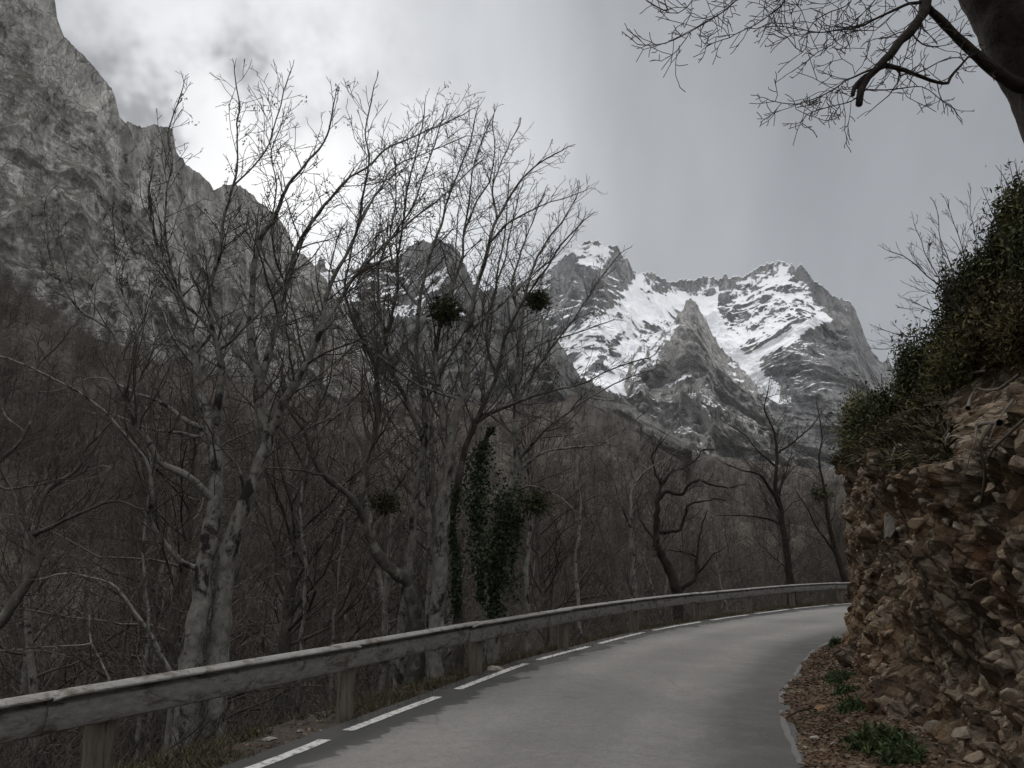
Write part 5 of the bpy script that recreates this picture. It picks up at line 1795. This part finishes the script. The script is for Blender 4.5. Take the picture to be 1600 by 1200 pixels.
def bank_plants():
    # evergreen scrub along the top, placed where the photograph shows its outline
    spots = [  # photo x, y of the middle, metres ahead, size in photo px (w, h), material
        (1352, 668, 14.8, 42, 46, 'shrub_light', 'yellow-green shrub overhanging the corner of the bank nearest the mountains'),
        (1338, 700, 15.2, 24, 26, 'shrub', None),
        (1400, 640, 13.4, 52, 52, 'shrub', None),
        (1420, 690, 12.2, 52, 44, 'shrub', None),
        (1446, 585, 12.6, 50, 52, 'shrub', None),
        (1478, 640, 11.0, 56, 60, 'shrub', None),
        (1496, 545, 11.6, 48, 50, 'shrub', None),
        (1470, 700, 10.2, 54, 40, 'shrub', None),
        (1520, 480, 11.4, 50, 56, 'shrub', None),
        (1530, 560, 10.0, 52, 60, 'shrub', None),
        (1556, 430, 10.8, 48, 58, 'shrub', None),
        (1580, 500, 9.2, 56, 64, 'shrub', None),
        (1586, 375, 10.4, 44, 62, 'shrub', 'tall leafy evergreen shrub at the right edge above the bank'),
        (1614, 325, 9.8, 46, 70, 'shrub', None),
        (1640, 420, 8.6, 70, 80, 'shrub', None),
        (1628, 505, 8.0, 52, 46, 'shrub', None),
    ]
    for q, (x, y, D, wx, hy, mt, lab) in enumerate(spots):
        c = P(x, y + hy * 0.75, D)
        vr = rng.uniform(0.75, 1.3)
        sx, sz = wx * D / F * vr, hy * D / F * rng.uniform(0.85, 1.25)
        mt = ('shrub', 'shrub_olive', 'shrub', 'shrub_brown')[q % 4] if mt == 'shrub' else mt
        bush('evergreen_shrub', tuple(c), (sx, sx * 0.9, sz * 1.55), 7500, (0.019, 0.024, 0.030)[q % 3], mt,
             lab or 'dark evergreen shrub in the thicket along the top of the bank', 'shrubs on top of the bank', clumps=60, seed=q, up=0.5, sub=0.50, elong=(4.2, 3.0, 2.4)[q % 3])
    # low heath and dry grass creeping over the upper edge of the bank
    r = np.random.default_rng(61)
    jj = np.where((BV > 6.9) & (BV < 13.2))[0]
    ii = np.where((BANK[:, 20, 1] > 2.6) & (BANK[:, 20, 0] < 14))[0]
    n = 52000
    pi, pj = r.choice(ii, n), r.choice(jj, n)
    C = BANK[pi, pj]
    pat = fbm(C * 0.9, 3) + 0.45 * np.clip(BV[pj] - 7.2, 0, 1.6) - 0.24 + 0.03 * (C[:, 1] - 8)
    hx, hy_ = to_px(C)
    pat = pat - 1.2 * poly_mask(hx, hy_, [(1478, 640), (1500, 585), (1560, 560), (1620, 570), (1620, 720), (1500, 720)], 14)
    keep = (pat > 0) & (r.uniform(0, 1, n) < np.clip(7.0 / np.maximum(C[:, 1], 1), 0.25, 1) + 0.25)
    C = C[keep]
    n = len(C)
    h = r.uniform(0.06, 0.30, n)
    d = np.column_stack([r.normal(-0.35, 0.5, n), r.normal(-0.2, 0.5, n), r.uniform(0.1, 1.0, n)])
    d /= np.linalg.norm(d, axis=1)[:, None]
    sd = np.cross(d, r.normal(size=(n, 3)))
    sd /= np.linalg.norm(sd, axis=1)[:, None]
    wd = r.uniform(0.004, 0.011, n)[:, None]
    tip = C + d * h[:, None] - np.array([0, 0, 1]) * (h * h * 1.1)[:, None]
    midp = C + d * h[:, None] * 0.55
    V = np.stack([C - sd * wd, C + sd * wd, midp + sd * wd, tip, midp - sd * wd], 1).reshape(-1, 3)
    k = np.arange(n) * 5
    o = obj('bank_heath', V, [np.stack([k, k + 1, k + 2, k + 4], 1), np.stack([k + 4, k + 2, k + 3], 1)], M['heath'])
    tagged(o, 'dark low heath and dry grass hanging over the upper edge of the bank', 'heath', kind='stuff')
    # bare shrub against the sky
    st = dict(STYLE, wig=0.10, trop=0.05, rmin=0.0030, ang=0.5, dens={4: 2, 3: 2.2, 2: 3.0, 1: 4.0})
    o = dict(spawn=2.4, L=0.55, lvl=2)
    tree('bare_shrub', [
        ([(1530, 545), (1505, 495), (1478, 455), (1450, 430), (1420, 405), (1390, 392)], 11.0, 10.6, 2.6, 0.8, o),
        ([(1505, 495), (1470, 440), (1445, 395), (1428, 350)], 10.8, 11.2, 1.8, 0.7, o),
        ([(1515, 510), (1490, 430), (1470, 370), (1465, 325)], 10.9, 11.3, 2.0, 0.7, o),
        ([(1520, 500), (1512, 420), (1495, 360), (1480, 320)], 10.9, 10.5, 1.8, 0.7, o),
        ([(1525, 480), (1530, 400), (1520, 350), (1515, 312)], 10.9, 11.2, 1.6, 0.7, o),
        ([(1500, 470), (1492, 440), (1460, 460), (1430, 450)], 10.9, 10.6, 1.2, 0.6, o),
    ], 'leafless shrub fanning out against the grey sky above the bank', bark='bark_dark', twig='twig_dark', cat='shrub', st=st, foot=False)
    tree('bare_shrub', [
        ([(1480, 560), (1440, 530), (1410, 525), (1375, 512)], 12.0, 11.8, 2.0, 0.7, o),
        ([(1440, 530), (1420, 540), (1395, 545), (1378, 546)], 12.0, 12.2, 1.2, 0.6, o),
        ([(1470, 490), (1445, 480), (1420, 470)], 12.0, 12.2, 1.2, 0.6, o),
    ], 'small level bare twigs poking left from the thicket beside the far peak', bark='bark_dark', twig='twig_dark', cat='shrub', st=st, foot=False)
    # roots and dead sticks hanging over the cut
    T = Tubes()
    roots = [([(1560, 660), (1530, 668), (1518, 690), (1515, 720), (1508, 750)], 8.2, 7.6, 5, 3), ([(1545, 670), (1532, 700), (1535, 745), (1533, 790)], 8.0, 7.5, 4, 2),
             ([(1485, 672), (1470, 690), (1450, 712), (1436, 722)], 9.6, 9.2, 3.2, 1.6), ([(1482, 680), (1470, 700), (1462, 705)], 9.5, 9.2, 2.4, 1.2),
             ([(1400, 700), (1394, 718), (1388, 730)], 12, 11.6, 2.2, 1.2), ([(1540, 580), (1500, 590), (1472, 596)], 9.0, 8.6, 4.5, 2), ([(1600, 660), (1560, 700), (1530, 735)], 7.6, 7.3, 3, 1.4), ([(1592, 590), (1560, 606), (1520, 612)], 8, 8, 5, 2), ([(1580, 625), (1556, 660), (1540, 700)], 7.6, 7.6, 4, 2), ([(1510, 640), (1524, 612), (1548, 596)], 8, 8, 6, 3)]
    for pts, D0, D1, r0, r1 in roots:
        C = catmull([np.array(bank_at(x_, y_)) * np.array([0.985, 0.985, 1]) - np.array([0.05, 0.08, 0]) for x_, y_ in pts], 0.06)
        R = np.linspace(r0 * 0.62, 0.4, len(C)) * D0 / F
        T2 = Tubes()
        T2.add(C, R, 7)
        V, Fc = T2.arrays(0.12)
        obj('exposed_root', V, Fc, M['root'], bank)
    # green weeds and ferns on the verge
    weeds = [(1318, 1070, 26, 15, 'green weed patch nearest the corner of the bank'), (1356, 1118, 32, 20, 'middle clump of fresh green weeds at the foot of the bank'), (1386, 1172, 42, 24, 'largest clump of fresh green weeds near the bottom edge'), (1310, 1012, 10, 10, 'tiny green tuft where the bank meets the road line'), (1415, 1196, 34, 26, 'green weed clump cut by the bottom edge, nearest the bank'), (1334, 1092, 22, 13, 'small green weeds between the two upper patches')]
    for q, (x, y, wx, hy, lab) in enumerate(weeds):
        r_ = ray(x, y)
        t_ = (0.10 - CAMZ) / r_[2]
        p = r_ * t_
        D = p[1]
        bush('green_weed', (p[0], D, 0.10), (wx * D / F, wx * D / F, hy * D / F), 3200, 0.014, 'weed', lab, None, clumps=30, seed=70 + q, up=1.0, cat='weed', sub=0.55, stems=False, elong=5.5)
    # loose stones
    loose = [(1293, 1112, 0.12, 'stone_orange', 'rusty orange stone lying in the leaf litter'), (1272, 1158, 0.075, 'stone_grey', 'pale flat stone at the inner edge of the road'), (1305, 1166, 0.06, 'stone_grey', 'small pale stone right of the flat one on the leaf litter'),
             (1330, 1182, 0.06, 'stone_grey', 'pale stone in the leaf litter nearest the bottom edge'), (1258, 1101, 0.035, 'stone_grey', 'tiny white stone in the leaf litter beside the faded line'), (1300, 1072, 0.04, 'stone_grey', 'small pale stone below the corner of the bank'),
             (772, 1050, 0.15, 'stone_grey', 'pale rounded rock beside the second visible post'), (470, 1144, 0.045, 'stone_grey', 'white stone on the verge between rail and first road dash'), (422, 1158, 0.06, 'stone_grey', 'long pale stone on the verge left of the white one'),
             (1320, 1122, 0.07, 'stone_orange', 'smaller rusty stone right of the orange one')]
    for q, (x, y, rr, mt, lab) in enumerate(loose):
        r_ = ray(x, y)
        z0 = 0.05 if x > 1000 else -0.02
        t_ = (z0 - CAMZ) / r_[2]
        p = r_ * t_
        v, f = stone_arrays(rr, 2, 200 + q, 0.8)
        o_ = obj('loose_stone', v + np.array([p[0], p[1], z0 + rr * 0.25]), [f], M[mt], None, False)
        tagged(o_, lab, 'stone')
    T2 = Tubes()
    a, b_ = ray(1228, 1122), ray(1272, 1105)
    a, b_ = a * ((0.06 - CAMZ) / a[2]), b_ * ((0.12 - CAMZ) / b_[2])
    pa, pb = np.array([a[0], a[1], 0.06]), np.array([b_[0], b_[1], 0.12])
    T2.add([pa, pa * 0.6 + pb * 0.4 + (0, 0, 0.02), pb], [0.008, 0.009, 0.006], 6)
    V, Fc = T2.arrays()
    tagged(obj('fallen_stick', V, Fc, M['bark_black']), 'dark broken stick lying across the leaf litter', 'stick')


bank_plants()


def build_haze():
    me = bpy.data.meshes.new('haze')
    X, Y0, Y1, Z0, Z1 = 2450, -2450, 2650, -40, 900
    V = [(x, y, z) for z in (Z0, Z1) for y in (Y0, Y1) for x in (-X, X)]
    me.from_pydata(V, [], [(0, 2, 3, 1), (4, 5, 7, 6), (0, 1, 5, 4), (2, 6, 7, 3), (0, 4, 6, 2), (1, 3, 7, 5)])
    m = bpy.data.materials.new('valley_air')
    m.use_nodes = True
    t = NT(m.node_tree)
    pv = t.n('ShaderNodeVolumePrincipled', inp={'Color': (0.86, 0.90, 0.95, 1), 'Density': 0.00006, 'Anisotropy': 0.2})
    o_ = t.n('ShaderNodeOutputMaterial')
    t.t.links.new(pv.outputs[0], o_.inputs['Volume'])
    me.materials.append(m)
    o = link('haze', me)
    tagged(o, 'thin grey winter air filling the valley', 'haze', kind='stuff')


build_haze()
